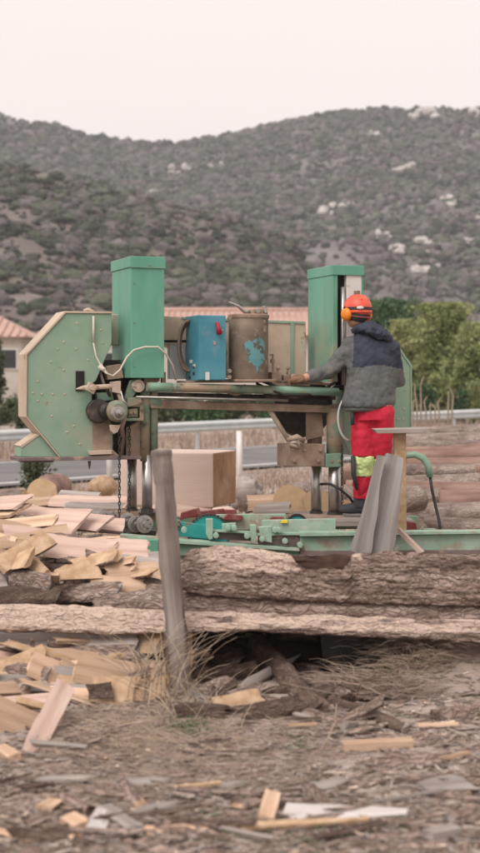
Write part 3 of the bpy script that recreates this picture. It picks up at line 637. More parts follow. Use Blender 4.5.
mb = MB(); a = Mp(142, 401, -.02); b = Mp(160, 404, -.02); mb.cyl(a, b, .036, None, 14); mb.build('end_block', M['mid_green'], head)
mb = MB(); poly(mb, [(144, 377), (160, 377), (160, 381), (152, 384), (144, 384)], -.08, .05); poly(mb, [(162, 372), (166, 372), (166, 385), (162, 385)], -.06, -.02); mb.build('bracket', M['rusty'], head, .003)
# shelf under cabinet and tank
mb = MB(); poly(mb, [(186, 380.8), (272, 380), (334, 383), (334, 385.5), (272, 382.5), (186, 382.8)], -.12, .12); mb.build('shelf', M['rusty'], head, .003)
mb = MB(); poly(mb, [(226, 386), (250, 386), (247, 393), (236, 396), (228, 393)], -.15, -.1); mb.build('pan', M['rusty'], head, .003)
mb = MB()
for (x0, x1, y0, y1) in ((272, 282, 372, 384), (284, 291, 375, 384), (292, 299, 374, 384), (300, 309, 376, 385), (275, 310, 381, 386)):
    poly(mb, [(x0, y0), (x1, y0), (x1, y1), (x0, y1)], -.12, -.02)
mb.build('valve_block', M['rusty'], head, .004)
for x in (277, 287):
    mb = MB(); mb.tube([Mp(x, 374, -.1), Mp(x + 1, 369, -.12)], .007, 7); mb.sphere(Mp(x + 1, 368, -.12), .016); mb.build('control_lever', M['rusty'], head)
mb = MB(); mb.tube([Mp(290, 377, -.13), Mp(296, 377, -.13)], .022, 12); mb.build('control_knob', M['rusty'], head)
# --- belt guard joining the two covers
mb = MB(); poly(mb, [(112, 314), (306, 321.5), (306, 376), (232, 378), (170, 345), (112, 345)], .2, .42); guard = mb.build('belt_guard', M['beige'], head, .008)
mb = MB(); poly(mb, [(291, 321.5), (294, 321.5), (294, 376), (291, 376)], .185, .2); poly(mb, [(182, 316.8), (305, 321.6), (305, 324), (182, 319)], .19, .2); mb.build('seam', M['pale_green'], guard, .001)
mb = MB(); poly(mb, [(170, 345), (186, 345), (200, 379), (170, 379)], .12, .19); mb.build('motor_plate', M['galv'], head, .003)
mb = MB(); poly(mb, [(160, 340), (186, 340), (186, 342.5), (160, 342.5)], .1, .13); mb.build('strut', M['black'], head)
# --- right wheel cover
mb = MB(); poly(mb, [(343, 345), (374, 330), (396, 344), (411, 366), (411, 426), (398, 450), (350, 455), (343, 440)], .2, .42); rc = mb.build('wheel_cover', M['pale_green'], head, .006)
mb = MB(); poly(mb, [(374, 328.5), (397, 343), (412, 365.5), (412, 427), (410.5, 426), (410.5, 366.5), (396, 345), (374, 330.5)], .19, .43); mb.build('rim_band', M['pale_green'], rc, .002)
mb = MB()
for x, y in ((404, 372), (404, 409), (398, 419), (405, 390), (403, 419)):
    mb.lathe(Mp(x, y, .2), (0, -1, 0), [(0, .0085), (.004, .0085), (.007, .005)], 8)
mb.build('rivet', M['beige'], rc)
# --- tall green boxes over the columns
def tower(corner, left, right, ytc, ytl, ycap, yb, ybl, m, v, open_=False):
    c0 = Mp(corner, ytc, v); r0 = Mp(right, ytc, v); W_ = r0.x - c0.x
    # depth of the box so that its left face reaches pixel `left`
    vv = v
    while Mp(left, 300, vv).x < c0.x and vv < v + .9: vv += .005
    D = min(vv - v, .6)
    zt = c0.z; zb = Mp(corner, yb, v).z; zc = Mp(corner, ycap, v).z
    return c0.x, W_, D, zt, zc, zb
x0, W_, D, zt, zc, zb = tower(130.5, 111.5, 165, 256, 259, 267, 378, 377, None, -.16)
mb = MB(); mb.box((x0 + .004, -.156, zb), (x0 + W_ - .004, -.16 + D - .004, zc)); tw = mb.build('tall_box', M['green'], head, .005)
mb = MB(); mb.box((x0 - .004, -.165, zc), (x0 + W_ + .004, -.16 + D + .004, zt)); mb.build('box_cap', M['green'], tw, .004)
mb = MB(); mb.box((x0 - .001, -.168, zc - .003), (x0 + W_ + .001, -.165, zc + .003)); mb.build('cap_seam', M['mid_green'], tw)
mb = MB()
for zz in (zc - .12, zc - .42, zc - .75):
    mb.lathe((x0 + .03, -.158, zz), (0, -1, 0), [(0, .006), (.005, .004)], 8)
mb.lathe((x0 + W_ * .55, -.167, zc + .02), (0, -1, 0), [(0, .008), (.005, .005)], 8); mb.build('screw', M['steel'], tw)
x1, W1, D1, zt1, zc1, zb1 = tower(333, 308, 363, 265, 268.5, 275, 382, 380, None, -.12)
mb = MB(); T = .012
mb.box((x1, -.12, zb1), (x1 + T, -.12 + D1, zc1)); mb.box((x1, -.12 + D1 - T, zb1), (x1 + W1, -.12 + D1, zc1)); mb.box((x1 + W1 - T, -.12, zb1), (x1 + W1, -.12 + D1 - T - .002, zc1)); mb.box((x1 + T, -.121, zb1), (x1 + .04, -.112, zc1))
def dusty(m, zlo, zhi):
    m2 = m.copy(); t = m2.node_tree; N = t.nodes; L = t.links; b_ = N['Principled BSDF']; src = b_.inputs['Base Color'].links[0].from_socket
    tc = N.new('ShaderNodeTexCoord'); sx = N.new('ShaderNodeSeparateXYZ'); L.new(tc.outputs['Object'], sx.inputs[0]); no = N.new('ShaderNodeTexNoise'); no.inputs['Scale'].default_value = 5; no.inputs['Detail'].default_value = 6; L.new(tc.outputs['Object'], no.inputs['Vector'])
    r = N.new('ShaderNodeMapRange'); r.inputs[1].default_value = zhi; r.inputs[2].default_value = zlo; L.new(sx.outputs[2], r.inputs[0])
    r2 = N.new('ShaderNodeMapRange'); r2.inputs[1].default_value = .38; r2.inputs[2].default_value = .62; L.new(no.outputs[0], r2.inputs[0])
    mu = N.new('ShaderNodeMath'); mu.operation = 'MULTIPLY'; L.new(r.outputs[0], mu.inputs[0]); L.new(r2.outputs[0], mu.inputs[1])
    x = N.new('ShaderNodeMix'); x.data_type = 'RGBA'; L.new(mu.outputs[0], x.inputs[0]); L.new(src, x.inputs[6]); x.inputs[7].default_value = (.42, .33, .24, 1); L.new(x.outputs[2], b_.inputs['Base Color'])
    return m2
M['green_dusty'] = dusty(M['green'], zb1 + .05, zb1 + .55)
tw2 = mb.build('tall_box', M['green_dusty'], head, .003)
mb = MB(); mb.box((x1 - .006, -.13, zc1), (x1 + W1 + .006, -.12 + D1 + .006, zt1)); mb.build('box_cap', M['green'], tw2, .004)
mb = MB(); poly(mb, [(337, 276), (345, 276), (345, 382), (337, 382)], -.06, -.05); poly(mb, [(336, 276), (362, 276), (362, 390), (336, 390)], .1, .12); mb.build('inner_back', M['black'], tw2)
mb = MB(); poly(mb, [(346.5, 274), (362, 273), (362, 400), (346.5, 400)], -.115, -.06); mb.build('motor_panel', M['white_sheet'], tw2, .006)
mb = MB(); poly(mb, [(354, 291), (360, 290.5), (360, 295), (354, 295)], -.12, -.116); mb.build('warning_label', M['rusty'], tw2)
mb = MB(); mb.tube([Mp(343, 287, -.1), Mp(343, 335, -.1), Mp(343, 385, -.1)], [.02, .022, .02], 12); mb.build('lift_screw', M['steel'], tw2)
# --- cable bundles
mb = MB(); mb.tube([Mp(93.5, 343, -.05), Mp(96, 356, -.06), Mp(101, 366, -.1), Mp(104, 371, -.14)], .006, 7); mb.tube([Mp(101, 364, -.12), Mp(106, 373, -.19), Mp(113, 376, -.2), Mp(120, 370, -.2), Mp(127, 357, -.2), Mp(134, 350, -.2), Mp(145, 347, -.2), Mp(158, 347, -.2), Mp(166, 354, -.18), Mp(173, 366, -.12), Mp(176, 380, -.1)], .0075, 7); mb.build('cable', M['cord'], head)
mb = MB(); mb.sphere(Mp(103, 369, -.17), .024, 1, .7, .7); mb.tube([Mp(99, 366, -.17), Mp(107, 373, -.17)], .014, 8); mb.build('cable_joint', M['cord'], head)
mb = MB()
for q in range(3):
    pts = []
    for i in range(25):
        a = math.pi * (.45 + 1.25 * i / 24); pts.append(Mp(188 + (9.5 - q * .8) * math.cos(a), 346 - (25 - q * 2) * math.sin(a), -.02 + q * .03))
    mb.tube(pts, .012, 8)
mb.build('hose', M['hose'], head)
mb = MB()
mb.tube([Mp(262, 381, -.15), Mp(275, 386, -.17), Mp(292, 391.5, -.19), Mp(310, 393, -.17), Mp(327, 388, -.14), Mp(338, 380, -.1)], .012, 8)
mb.tube([Mp(256, 383, -.15), Mp(268, 389, -.19), Mp(285, 395, -.2), Mp(305, 395, -.2), Mp(325, 391, -.14), Mp(340, 385, -.1)], .010, 8)
mb.tube([Mp(244, 385, -.12), Mp(262, 393, -.16), Mp(280, 397, -.16), Mp(300, 394, -.16)], .008, 8); mb.build('hose', M['rubber'], head)
mb = MB(); pts = [Mp(351 + 13 * math.cos(a), 418 + 23 * math.sin(a), -.2) for a in [math.pi * (.55 + 1.05 * i / 24) for i in range(25)]]; mb.tube(pts, .009, 8); mb.build('hose', M['galv'], head)
mb = MB(); mb.tube([Mp(322, 484, .1), Mp(330, 484, -.1), Mp(340, 489, -.16), Mp(350, 498, -.18), Mp(358, 510, -.15)], .011, 8); mb.build('hose', M['rubber'], head)
# lift chains
def chain(x, y0, y1, v):
    mb = MB(); a = Mp(x, y0, v); b = Mp(x, y1, v); n = int((a.z - b.z) / .028)
    for i in range(n):
        z = a.z - (i + .5) * (a.z - b.z) / n
        if i % 2: mb.tube([(a.x + .009 * math.cos(t), v, z + .019 * math.sin(t)) for t in [k * math.pi / 4 for k in range(9)]], .0038, 5, caps=False)
        else: mb.tube([(a.x, v + .009 * math.cos(t), z + .019 * math.sin(t)) for t in [k * math.pi / 4 for k in range(9)]], .0038, 5, caps=False)
    mb.build('chain', M['dark_steel'], head)
chain(119.5, 430, 528, -.14); chain(129.5, 425, 512, -.08); chain(342, 445, 514, -.12)
# --- blue control cabinet
xb = Mp(198, 314, -.22).x; xr = Mp(226.5, 314, -.22).x; zt = Mp(198, 315, -.22).z; zb = Mp(198, 380.5, -.22).z
D = .30
mb = MB(); mb.box((xb, -.205, zb), (xr, -.22 + D, zt)); cab = mb.build('control_cabinet', M['blue'], head, .004)
mb = MB(); mb.box((xb + .006, -.222, zb + .006), (xr - .006, -.207, zt - .006)); door = mb.build('door', M['blue'], cab, .003)
mb = MB(); p = Mp(217, 322.5, -.235); q = Mp(219.5, 334, -.25); mb.tube([p, (p + q) / 2 + Vector((0, -.01, 0)), q], [.013, .016, .02], 10); mb.lathe(Mp(219, 332, -.225), (0, -1, 0), [(0, .022), (.02, .02)], 16); mb.build('switch_handle', M['red_handle'], cab)
mb = MB(); poly(mb, [(205.5, 372), (209.5, 372), (209.5, 380), (205.5, 380)], -.2245, -.2225)
for (v0, v1, z0, z1) in ((.0, .06, 359.5, 363), (-.08, -.02, 364, 367.5)):
    pz = Mp(198, z0, -.2).z; pz2 = Mp(198, z1, -.2).z; mb.box((xb - .003, v0 - .08, pz2), (xb - .0005, v1 - .08, pz))
mb.build('sticker', M['sticker'], cab)
mb = MB()
for (v0, v1, z0, z1) in ((-.03, .0, 369, 372), (-.14, -.1, 372, 375), (-.04, .0, 376, 379), (-.15, -.1, 366, 368)):
    pz = Mp(198, z0, -.2).z; pz2 = Mp(198, z1, -.2).z; mb.box((xb - .003, v0, pz2), (xb - .0005, v1, pz))
mb.build('marking', M['ink'], cab)
mb = MB(); poly(mb, [(213, 341), (216, 341), (216, 345), (213, 345)], -.226, -.2225); mb.lathe(Mp(222, 330, -.223), (0, -1, 0), [(0, .006), (.01, .006)], 10); mb.build('lock', M['steel'], cab)
# --- tank
M['cyan_paint'] = mat('flaking cyan paint', [(.07, .22, .24), (.13, .29, .31)], 9, .55, .2, 40, over=(.1, .085, .07), oscale=16, olo=.53, ohi=.57, over2=(.3, .25, .2), o2scale=9, o2lo=.62, o2hi=.7)
p = Mp(248.5, 347, -.1); rt = (Mp(268.5, 347, -.1).x - Mp(229, 347, -.1).x) / 2 * c_ ; z0 = Mp(248, 379, -.1).z; z1 = Mp(248, 317, -.1).z
mb = MB(); mb.lathe((p.x, -.1, z0), (0, 0, 1), [(0, rt), (z1 - z0, rt)], 40); tank = mb.build('oil_tank', M['tank'], head, .003)
for pl in tank.data.polygons: pl.use_smooth = len(pl.vertices) == 4
mb = MB(); n_ = 46; vs = []
for i in range(n_):                                   # flaked patch of cyan paint following the drum
    a = 2 * math.pi * i / n_; q = 1.22 + .5 * fbm(math.cos(a) * 1.5, math.sin(a) * 1.5, 7, 4) + .28 * fbm(math.cos(a) * 7, math.sin(a) * 7, 2, 3)
    th = -1.42 + .42 * q * math.cos(a) - YAW * .3; zz = (z0 + z1) / 2 - .03 + .115 * q * math.sin(a) * (1.0 if math.cos(a) > 0 else .8)
    vs.append((p.x + (rt + .0015) * math.cos(th), -.1 + (rt + .0015) * math.sin(th), zz, th))
rings = [[(p.x + (rt + .0015) * math.cos(-1.42 - YAW * .3 + (v[3] + 1.42 + YAW * .3) * s), -.1 + (rt + .0015) * math.sin(-1.42 - YAW * .3 + (v[3] + 1.42 + YAW * .3) * s), (z0 + z1) / 2 - .03 + (v[2] - (z0 + z1) / 2 + .03) * s) for v in vs] for s in (.02, .35, .7, 1)]
V_ = [q for r_ in rings for q in r_]; mb.add(V_, [(j * n_ + i, j * n_ + (i + 1) % n_, (j + 1) * n_ + (i + 1) % n_, (j + 1) * n_ + i) for j in range(3) for i in range(n_)]); mb.build('paint_patch', M['cyan_paint'], tank)
mb = MB(); mb.lathe((p.x, -.1, z1), (0, 0, 1), [(-.012, rt * 1.03), (.0, rt * 1.05), (.014, rt * 1.05), (.02, rt * .98)], 40); mb.build('tank_lid', M['rusty'], tank)
mb = MB(); mb.box((p.x - rt * 1.05, -.1 - rt * 1.05, z0 - .022), (p.x + rt * 1.1, -.1 + rt, z0 - .001)); mb.build('tank_foot', M['rusty'], tank, .003)
mb = MB(); poly(mb, [(252, 309), (268, 308), (268, 315), (252, 315)], -.14, -.04); f = mb.build('filler_block', M['rusty'], tank, .005)
mb = MB(); mb.lathe(Mp(257, 311, -.138), (0, -1, 0), [(0, .02), (.02, .018)], 14); mb.build('plug', M['steel'], f); mb = MB(); mb.lathe(Mp(265, 311, -.138), (0, -1, 0), [(0, .018), (.02, .016)], 14); mb.build('plug', M['steel'], f); mb = MB(); mb.lathe(Mp(264, 307.8, -.1), (0, 0, 1), [(0, .02), (.015, .02)], 12); mb.build('plug', M['steel'], f)
mb = MB(); mb.tube([Mp(251, 313, -.1), Mp(245, 312, -.1), Mp(238, 306, -.1), Mp(229, 302, -.12)], [.012, .016, .012, .006], 9); mb.build('filler_lever', M['steel'], tank)
mb = MB()
for y, x in ((322, 262.5), (331, 263)): mb.lathe(Mp(x, y, -.1 - rt * .72), (.6, -1, 0), [(0, .02), (.02, .018), (.024, .01)], 12)
for x, y in ((229, 318), (229, 371), (229, 377)): mb.lathe(Mp(x, y, -.2), (0, -1, 0), [(0, .016), (.02, .016)], 8)
mb.build('fitting', M['rusty'], tank)
mb = MB(); mb.tube([Mp(270, 355, -.05), Mp(273, 354, -.05), Mp(273, 373, -.05), Mp(270, 374, -.05)], .008, 8); mb.lathe(Mp(272.5, 361, -.05), (0, 0, 1), [(-.015, .018), (.015, .018)], 10); mb.build('level_gauge', M['rusty'], tank)

# ================================================================== cutting bed in front and below
bed = empty('sawmill_bed', (0, 11.35, 0), R(2), 'long pale green steel sawmill bed running across behind the slab pile', 'sawmill bed')
BI = bed.matrix_basis
bpy.context.view_layer.update(); BINV = (Matrix.Translation((0, 11.35, 0)) @ Matrix.Rotation(R(2), 4, 'Z')).inverted()
def Bp(px, py, Y): return BINV @ W(px, py, Y)
def bpoly(mb, pts, Y, th):
    P = [Bp(x, y, Y) for x, y in pts]; return mb.prism([(p.x, p.z) for p in P], P[0].y, P[0].y + th)
def bpart(name, pts, Y, th, m, bev=.004, par=None):
    mb = MB(); bpoly(mb, pts, Y, th); return mb.build(name, m, par or bed, bev)
bpart('main_rail', [(120, 540), (300, 548), (300, 556), (120, 556)], 11.1, .05, M['mid_green'])
bpart('main_rail', [(300, 537), (520, 534), (520, 553), (300, 553)], 11.15, .05, M['bed_green'])
bpart('rail_flange', [(300, 532.5), (520, 531.5), (520, 534), (300, 536.5)], 11.1, .14, M['bed_green'], .002)
bpart('rail_flange', [(300, 551), (520, 551), (520, 555), (300, 555)], 11.12, .1, M['plate'], .002)
bpart('rail_flange', [(120, 535), (190, 541), (300, 549), (300, 552), (120, 540)], 11.05, .14, M['bed_green'], .002)
bpart('end_box', [(128, 540), (158, 540), (158, 556), (128, 556)], 10.95, .12, M['green'])
bpart('back_rail', [(150, 517), (420, 517), (420, 530), (150, 530)], 12.2, .05, M['mid_green'])
bpart('cross_plate', [(176, 521), (214, 526), (214, 540), (176, 536)], 11.3, .03, M['teal'])
bpart('cross_plate', [(214, 514.5), (286, 514), (286, 529), (214, 531)], 11.45, .03, M['bed_green'])
bpart('cross_plate', [(262, 520), (336, 519), (336, 538), (262, 538)], 11.3, .03, M['bed_green'])
bpart('channel', [(207, 531), (248, 533), (252, 541), (207, 539)], 11.2, .05, M['plate'])
bpart('channel', [(258, 535), (300, 536), (298, 546), (258, 544)], 11.15, .05, M['plate'])
bpart('channel_lip', [(206, 529.5), (252, 532), (252, 534), (206, 531.5)], 11.15, .06, M['bed_green'], .002)
bpart('channel_lip', [(256, 533.5), (336, 532), (336, 534.5), (256, 536)], 11.12, .06, M['bed_green'], .002)
bpart('bracket', [(206, 519), (213, 519), (213, 539), (209, 540), (206, 534)], 11.12, .06, M['bed_green'])
bpart('bracket', [(250, 525), (256, 525), (257, 543), (251, 543)], 11.1, .06, M['bed_green'])
bpart('bracket', [(258, 527), (272, 526), (272, 543), (262, 541)], 11.12, .05, M['bed_green'])
bpart('bracket', [(222, 524), (236, 523), (236, 531), (222, 531)], 11.2, .06, M['bed_green'])
for x, y in ((216, 535.5), (228, 528), (247, 536), (275, 530), (279, 530), (262, 539), (234, 528), (184, 530), (285, 541), (300, 545)):
    mb = MB(); mb.lathe(Bp(x, y, 11.1), (0, -1, 0), [(-.08, .02), (0, .022), (.02, .02), (.022, .01)], 10); mb.build('bolt', M['bed_green'], bed)
for pts, Y in (([(190, 513), (224, 509), (227, 515), (186, 518)], 11.6), ([(181, 513), (199, 508), (202, 515), (180, 520)], 11.5), ([(222, 520), (228, 514), (243, 516), (242, 521)], 11.4), ([(264, 525), (272, 517), (284, 517), (286, 524)], 11.35), ([(390, 533), (398, 520), (416, 523), (418, 533)], 11.5), ([(224, 510), (236, 510), (238, 515), (226, 515)], 11.5)):
    bpart('log_stop', pts, Y, .06, M['red_paint'])
def sprocket(cx, cy, r, Y):
    mb = MB(); c = Bp(cx, cy, Y); rw = r * Y / F_PX; n = 34; pts = []
    for i in range(n * 2):
        a = math.pi * i / n; q = rw * (1 if i % 2 else .93); pts.append((c.x + q * math.cos(a), c.z + q * math.sin(a)))
    mb.prism(pts, c.y, c.y + .015); o = mb.build('sprocket', M['teal'], bed, 0)
    mb = MB()
    for i in range(n):
        a = 2 * math.pi * i / n; mb.box((c.x + rw * 1.02 * math.cos(a) - .011, c.y - .008, c.z + rw * 1.02 * math.sin(a) - .008), (c.x + rw * 1.02 * math.cos(a) + .011, c.y + .023, c.z + rw * 1.02 * math.sin(a) + .008), Matrix.Rotation(-a + math.pi / 2, 3, 'Y'))
    mb.build('drive_chain', M['dark_steel'], o); mb = MB(); mb.lathe(c, (0, -1, 0), [(-.02, .03), (.02, .03), (.025, .015)], 14); mb.build('sprocket_hub', M['dark_steel'], o)
sprocket(209, 535, 20, 11.4); sprocket(297, 525, 10, 11.6)
bpart('yellow_clip', [(281, 520.3), (287.5, 520), (287.5, 523), (281, 523.3)], 11.28, .02, M['yellow'], .001)
mb = MB(); a = Bp(100, 516, 12.0); b = Bp(155, 516, 12.0)
for x, y, r, Y in ((103, 518, 8, 11.5), (111, 519, 8, 11.55), (127, 521, 8.5, 11.35), (135, 524, 8.5, 11.3), (144, 524, 9, 11.25), (176, 524, 5, 11.3)):
    mb = MB(); c = Bp(x, y, Y); q = r * Y / F_PX; mb.lathe(c, (.5, -1, 0), [(0, q * .8), (.004, q), (.02, q), (.022, q * .72), (.03, q * .7), (.031, q * .35), (.045, q * .3)], 26); o = mb.build('roller', M['steel'], bed)
    mb = MB()
    for i in range(6):
        a = i * math.pi / 3; mb.sphere(c + Vector((q * .55 * math.cos(a) + .012, -.026, q * .55 * math.sin(a))), .006, 1, 1, 1, 6, 4)
    mb.build('roller_bolt', M['dark_steel'], o)
bpart('carriage_plate', [(98, 528), (156, 531), (156, 536), (98, 533)], 11.3, .3, M['dark_steel'])
# timber deck on which the operator stands and column base beam
mb = MB(); a = Bp(296, 515.5, 12.15); b = Bp(408, 515.5, 12.15); mb.box((a.x, a.y - .42, a.z - .05), (b.x, b.y + .5, a.z - .006)); mb.build('deck_plank', M['greyw'], bed, .004)
bpart('base_beam', [(100, 512), (160, 512), (160, 522), (100, 522)], 11.7, .3, M['rusty'])
bpart('base_beam', [(290, 517), (345, 517), (345, 527), (290, 527)], 12.0, .3, M['rusty'])
for x, Y in ((140, 11.2), (300, 11.3), (341, 9.6), (440, 11.3), (140, 12.2), (300, 12.3), (430, 12.3)):
    if Y < 10: continue
    c = Bp(x, 545, Y); z1 = Bp(x, 556, Y).z if Y < 12 else Bp(x, 529, Y).z
    mb = MB(); mb.box((c.x - .05, c.y - .0, -.08), (c.x + .05, c.y + .08, z1)); mb.build('leg', M['mid_green'], bed, .004)
# green hooked handle with black hose at the right
hk = MB(); hk.tube([Bp(404, 455.5, 11.9), Bp(415, 454.5, 11.9), Bp(423, 458, 11.9), Bp(428, 465, 11.9), Bp(430, 477, 11.9)], [.026, .026, .028, .028, .026], 12); h_ = hk.build('hooked_pipe', M['mid_green'], bed)
mb = MB(); mb.tube([Bp(430, 476, 11.9), Bp(432, 490, 11.88), Bp(436, 508, 11.85), Bp(439, 520, 11.8), Bp(441, 534, 11.7)], .012, 8); mb.build('hose', M['rubber'], h_)
mb = MB(); mb.tube([Bp(404, 455.5, 11.9), Bp(402, 480, 11.95), Bp(402, 534, 12)], .024, 10); mb.build('pipe_stand', M['mid_green'], h_)
# board on a square post
tb = empty('board_stand', W(401, 535, 11.25), 0, 'square brown timber post carrying a short flat board beside the person', 'stand')
def rel(px, py, Y, o=tb): return W(px, py, Y) - o.location
mb = MB(); mb.prism([(rel(x, y, 11.25).x, rel(x, y, 11.25).z) for x, y in ((394, 433), (405.5, 432.5), (406, 536), (394, 536))], -.04, .05); mb.build('post', M['tan'], tb, .004)
mb = MB(); mb.prism([(rel(x, y, 11.25).x, rel(x, y, 11.25).z) for x, y in ((373, 429), (428, 427.5), (427, 430), (418, 432.5), (376, 433))], -.12, .16); mb.build('board', M['greyw'], tb, .003)
# ================================================================== the operator
PY = 12.0
person = empty('person', W(366, 516, PY), 0, 'worker in grey and navy jacket, red trousers and orange helmet reaching for the sawmill controls', 'person')
PL = person.location.copy()
def P(px, py, dy=0): return W(px, py, PY + dy) - PL
def remeshed(o, vox, sm=4, disp=None):
    r = o.modifiers.new('r', 'REMESH'); r.mode = 'VOXEL'; r.voxel_size = vox; r.use_smooth_shade = True
    s = o.modifiers.new('s', 'SMOOTH'); s.factor = .5; s.iterations = sm
    if disp:
        for i, (sc, st) in enumerate(disp):
            t = bpy.data.textures.new('cloth folds', 'CLOUDS'); t.noise_scale = sc; t.noise_depth = 1; t.noise_type = 'HARD_NOISE'
            d = o.modifiers.new('d%d' % i, 'DISPLACE'); d.texture = t; d.strength = st; d.mid_level = .5; d.texture_coords = 'LOCAL'
    return o
def loft(mb, secs, seg=24):
    """secs: (centre, (rx, ry), yaw) rings stacked roughly along z"""
    vs = []
    for c, (rx, ry), yw in secs:
        for k in range(seg):
            a = 2 * math.pi * k / seg; x = math.cos(a); y = math.sin(a)
            x = math.copysign(abs(x) ** .85, x) * rx; y = math.copysign(abs(y) ** .85, y) * ry
            vs.append(Vector((x * math.cos(yw) - y * math.sin(yw), x * math.sin(yw) + y * math.cos(yw), 0)) + c)
    n = len(secs); fs = [(i * seg + k, i * seg + (k + 1) % seg, (i + 1) * seg + (k + 1) % seg, (i + 1) * seg + k) for i in range(n - 1) for k in range(seg)]
    fs += [tuple(range(seg))[::-1], tuple((n - 1) * seg + k for k in range(seg))]
    mb.add(vs, fs, True)
YW = R(22)      # torso turned a little to the left of straight away
# body: one continuous surface -------------------------------------------------
mb = MB()
HC = P(356.5, 313, .0)                                  # head centre
mb.sphere(HC, .1, .82, 1.0, 1.18, 24, 16)
HY = R(33); fwd = Vector((-math.sin(HY), math.cos(HY), 0)); rt_ = Vector((math.cos(HY), math.sin(HY), 0))
mb.sphere(HC + fwd * .03 + Vector((0, 0, -.055)), .07, .85, 1, .9, 16, 10)          # jaw
mb.sphere(HC + fwd * .1 + Vector((0, 0, -.02)), .016, 1, 1, 1.6, 10, 8)            # nose
mb.tube([HC + fwd * .093 + rt_ * .022 + Vector((0, 0, -.062)), HC + fwd * .1 + Vector((0, 0, -.06)), HC + fwd * .093 - rt_ * .022 + Vector((0, 0, -.062))], .008, 8)  # lips
for s in (-1, 1): mb.sphere(HC + rt_ * s * .082 + Vector((0, 0, -.01)), .03, .5, .8, 1.1, 10, 8)      # ears
mb.tube([HC + Vector((0, 0, -.05)), P(362, 328, .02), P(366, 338, .02)], [.062, .06, .075], 16)
loft(mb, [(P(373, 404, 0), (.15, .1), YW), (P(373, 385, 0), (.14, .09), YW), (P(373, 360, 0), (.16, .1), YW), (P(371, 344, .02), (.17, .095), YW), (P(367, 336, .02), (.1, .07), YW)])
LSH, LEL, LWR = P(353, 345, .07), P(327, 371, .06), P(303.5, 378, -.06)
RSH, REL, RWR = P(391, 347, -.02), P(398, 381, .08), P(384, 383, .32)
mb.tube([LSH, (LSH + LEL) / 2, LEL, (LEL + LWR) / 2, LWR], [.055, .05, .042, .04, .028], 14)
mb.tube([RSH, (RSH + REL) / 2, REL, (REL + RWR) / 2, RWR], [.055, .05, .042, .04, .028], 14)
LH, LK, LA = P(363, 412, .02), P(363, 457, -.02), P(361, 507, .05)
RH, RK, RAn = P(382, 412, -.02), P(381, 458, .03), P(382, 508, .12)
for a, b, c in ((LH, LK, LA), (RH, RK, RAn)):
    mb.tube([a + Vector((0, 0, .06)), a, (a + b) / 2, b, b + (c - b) * .3, c], [.08, .088, .075, .055, .055, .036], 16)
def hand(mb, wr, d, up, thumb_side):
    """palm from the wrist along d, back of hand facing up, fingers curling downwards"""
    d = d.normalized(); up = (up - d * up.dot(d)).normalized(); sd_ = d.cross(up) * thumb_side
    pm = wr + d * .05
    mb.tube([wr - d * .01, wr + d * .03, wr + d * .085], [(.026, .018), (.04, .016), (.04, .014)], 12)
    for sgn in (-.6, 0, .6): mb.tube([wr + d * .02 + sd_ * .02 * sgn, wr + d * .09 + sd_ * .05 * sgn], .016, 8)
    for i, (o_, L) in enumerate(((.031, .07), (.011, .08), (-.010, .074), (-.030, .058))):
        b = wr + d * .082 + sd_ * o_; k1 = b + (d * .9 - up * .25 + sd_ * o_ * 2).normalized() * L * .45
        k2 = k1 + (d * .35 - up * .9).normalized() * L * .33; k3 = k2 + (-d * .25 - up * .9).normalized() * L * .25
        mb.tube([b - d * .02, b, k1, k2, k3], [.0105, .0105, .0095, .0085, .007], 8)
    b = wr + d * .025 + sd_ * .03; k1 = b + (d * .6 + sd_ * .75 - up * .2).normalized() * .038; k2 = k1 + (d * .8 + sd_ * .15 - up * .5).normalized() * .032
    mb.tube([b - sd_ * .015, b, k1, k2], [.015, .0135, .0115, .008], 8)
hand(mb, LWR, Vector((-.9, .35, -.12)), Vector((0, -.25, 1)), 1)
hand(mb, RWR, Vector((-.5, .8, -.1)), Vector((0, -.2, 1)), -1)
body = mb.build('body', [M['skin']], person); remeshed(body, .0055, 2)
# work gloves on the hands
mb = MB(); 
class Shift: pass
hand(mb, LWR, Vector((-.9, .35, -.12)), Vector((0, -.25, 1)), 1); g_ = mb.build('glove', M['glove'], person); remeshed(g_, .004, 1); d = g_.modifiers.new('d', 'DISPLACE'); d.strength = .006; d.mid_level = 0
mb = MB(); hand(mb, RWR, Vector((-.5, .8, -.1)), Vector((0, -.2, 1)), -1); g_ = mb.build('glove', M['glove'], person); remeshed(g_, .004, 1); d = g_.modifiers.new('d', 'DISPLACE'); d.strength = .006; d.mid_level = 0
# jacket: yoke and lower body in one shell, material by height
mb = MB()
hem = P(368, 409, 0).z
loft(mb, [(P(368, 408, 0), (.205, .15), YW), (P(369, 403, 0), (.222, .165), YW), (P(370, 392, 0), (.215, .165), YW), (P(372, 378, 0), (.205, .155), YW), (P(373, 362, 0), (.212, .155), YW), (P(373, 350, .01), (.205, .145), YW), (P(372, 341, .01), (.18, .13), YW), (P(369, 334, .01), (.125, .1), YW), (P(365, 328, .01), (.08, .08), YW)])
mb.tube([LSH + Vector((.05, 0, .0)), LSH, (LSH + LEL) / 2 + Vector((.0, 0, -.01)), LEL + Vector((.005, 0, -.01)), (LEL + LWR) / 2, LWR + (LEL - LWR) * .12], [.085, .088, .078, .07, .06, .046], 18)
mb.tube([RSH + Vector((-.05, 0, 0)), RSH, (RSH + REL) / 2, REL, (REL + RWR) / 2, RWR + (REL - RWR) * .12], [.085, .085, .075, .068, .058, .044], 18)
jk = mb.build('jacket', [M['jacket'], M['navy']], person)
remeshed(jk, .0085, 4, [(.15, .026), (.05, .008)])
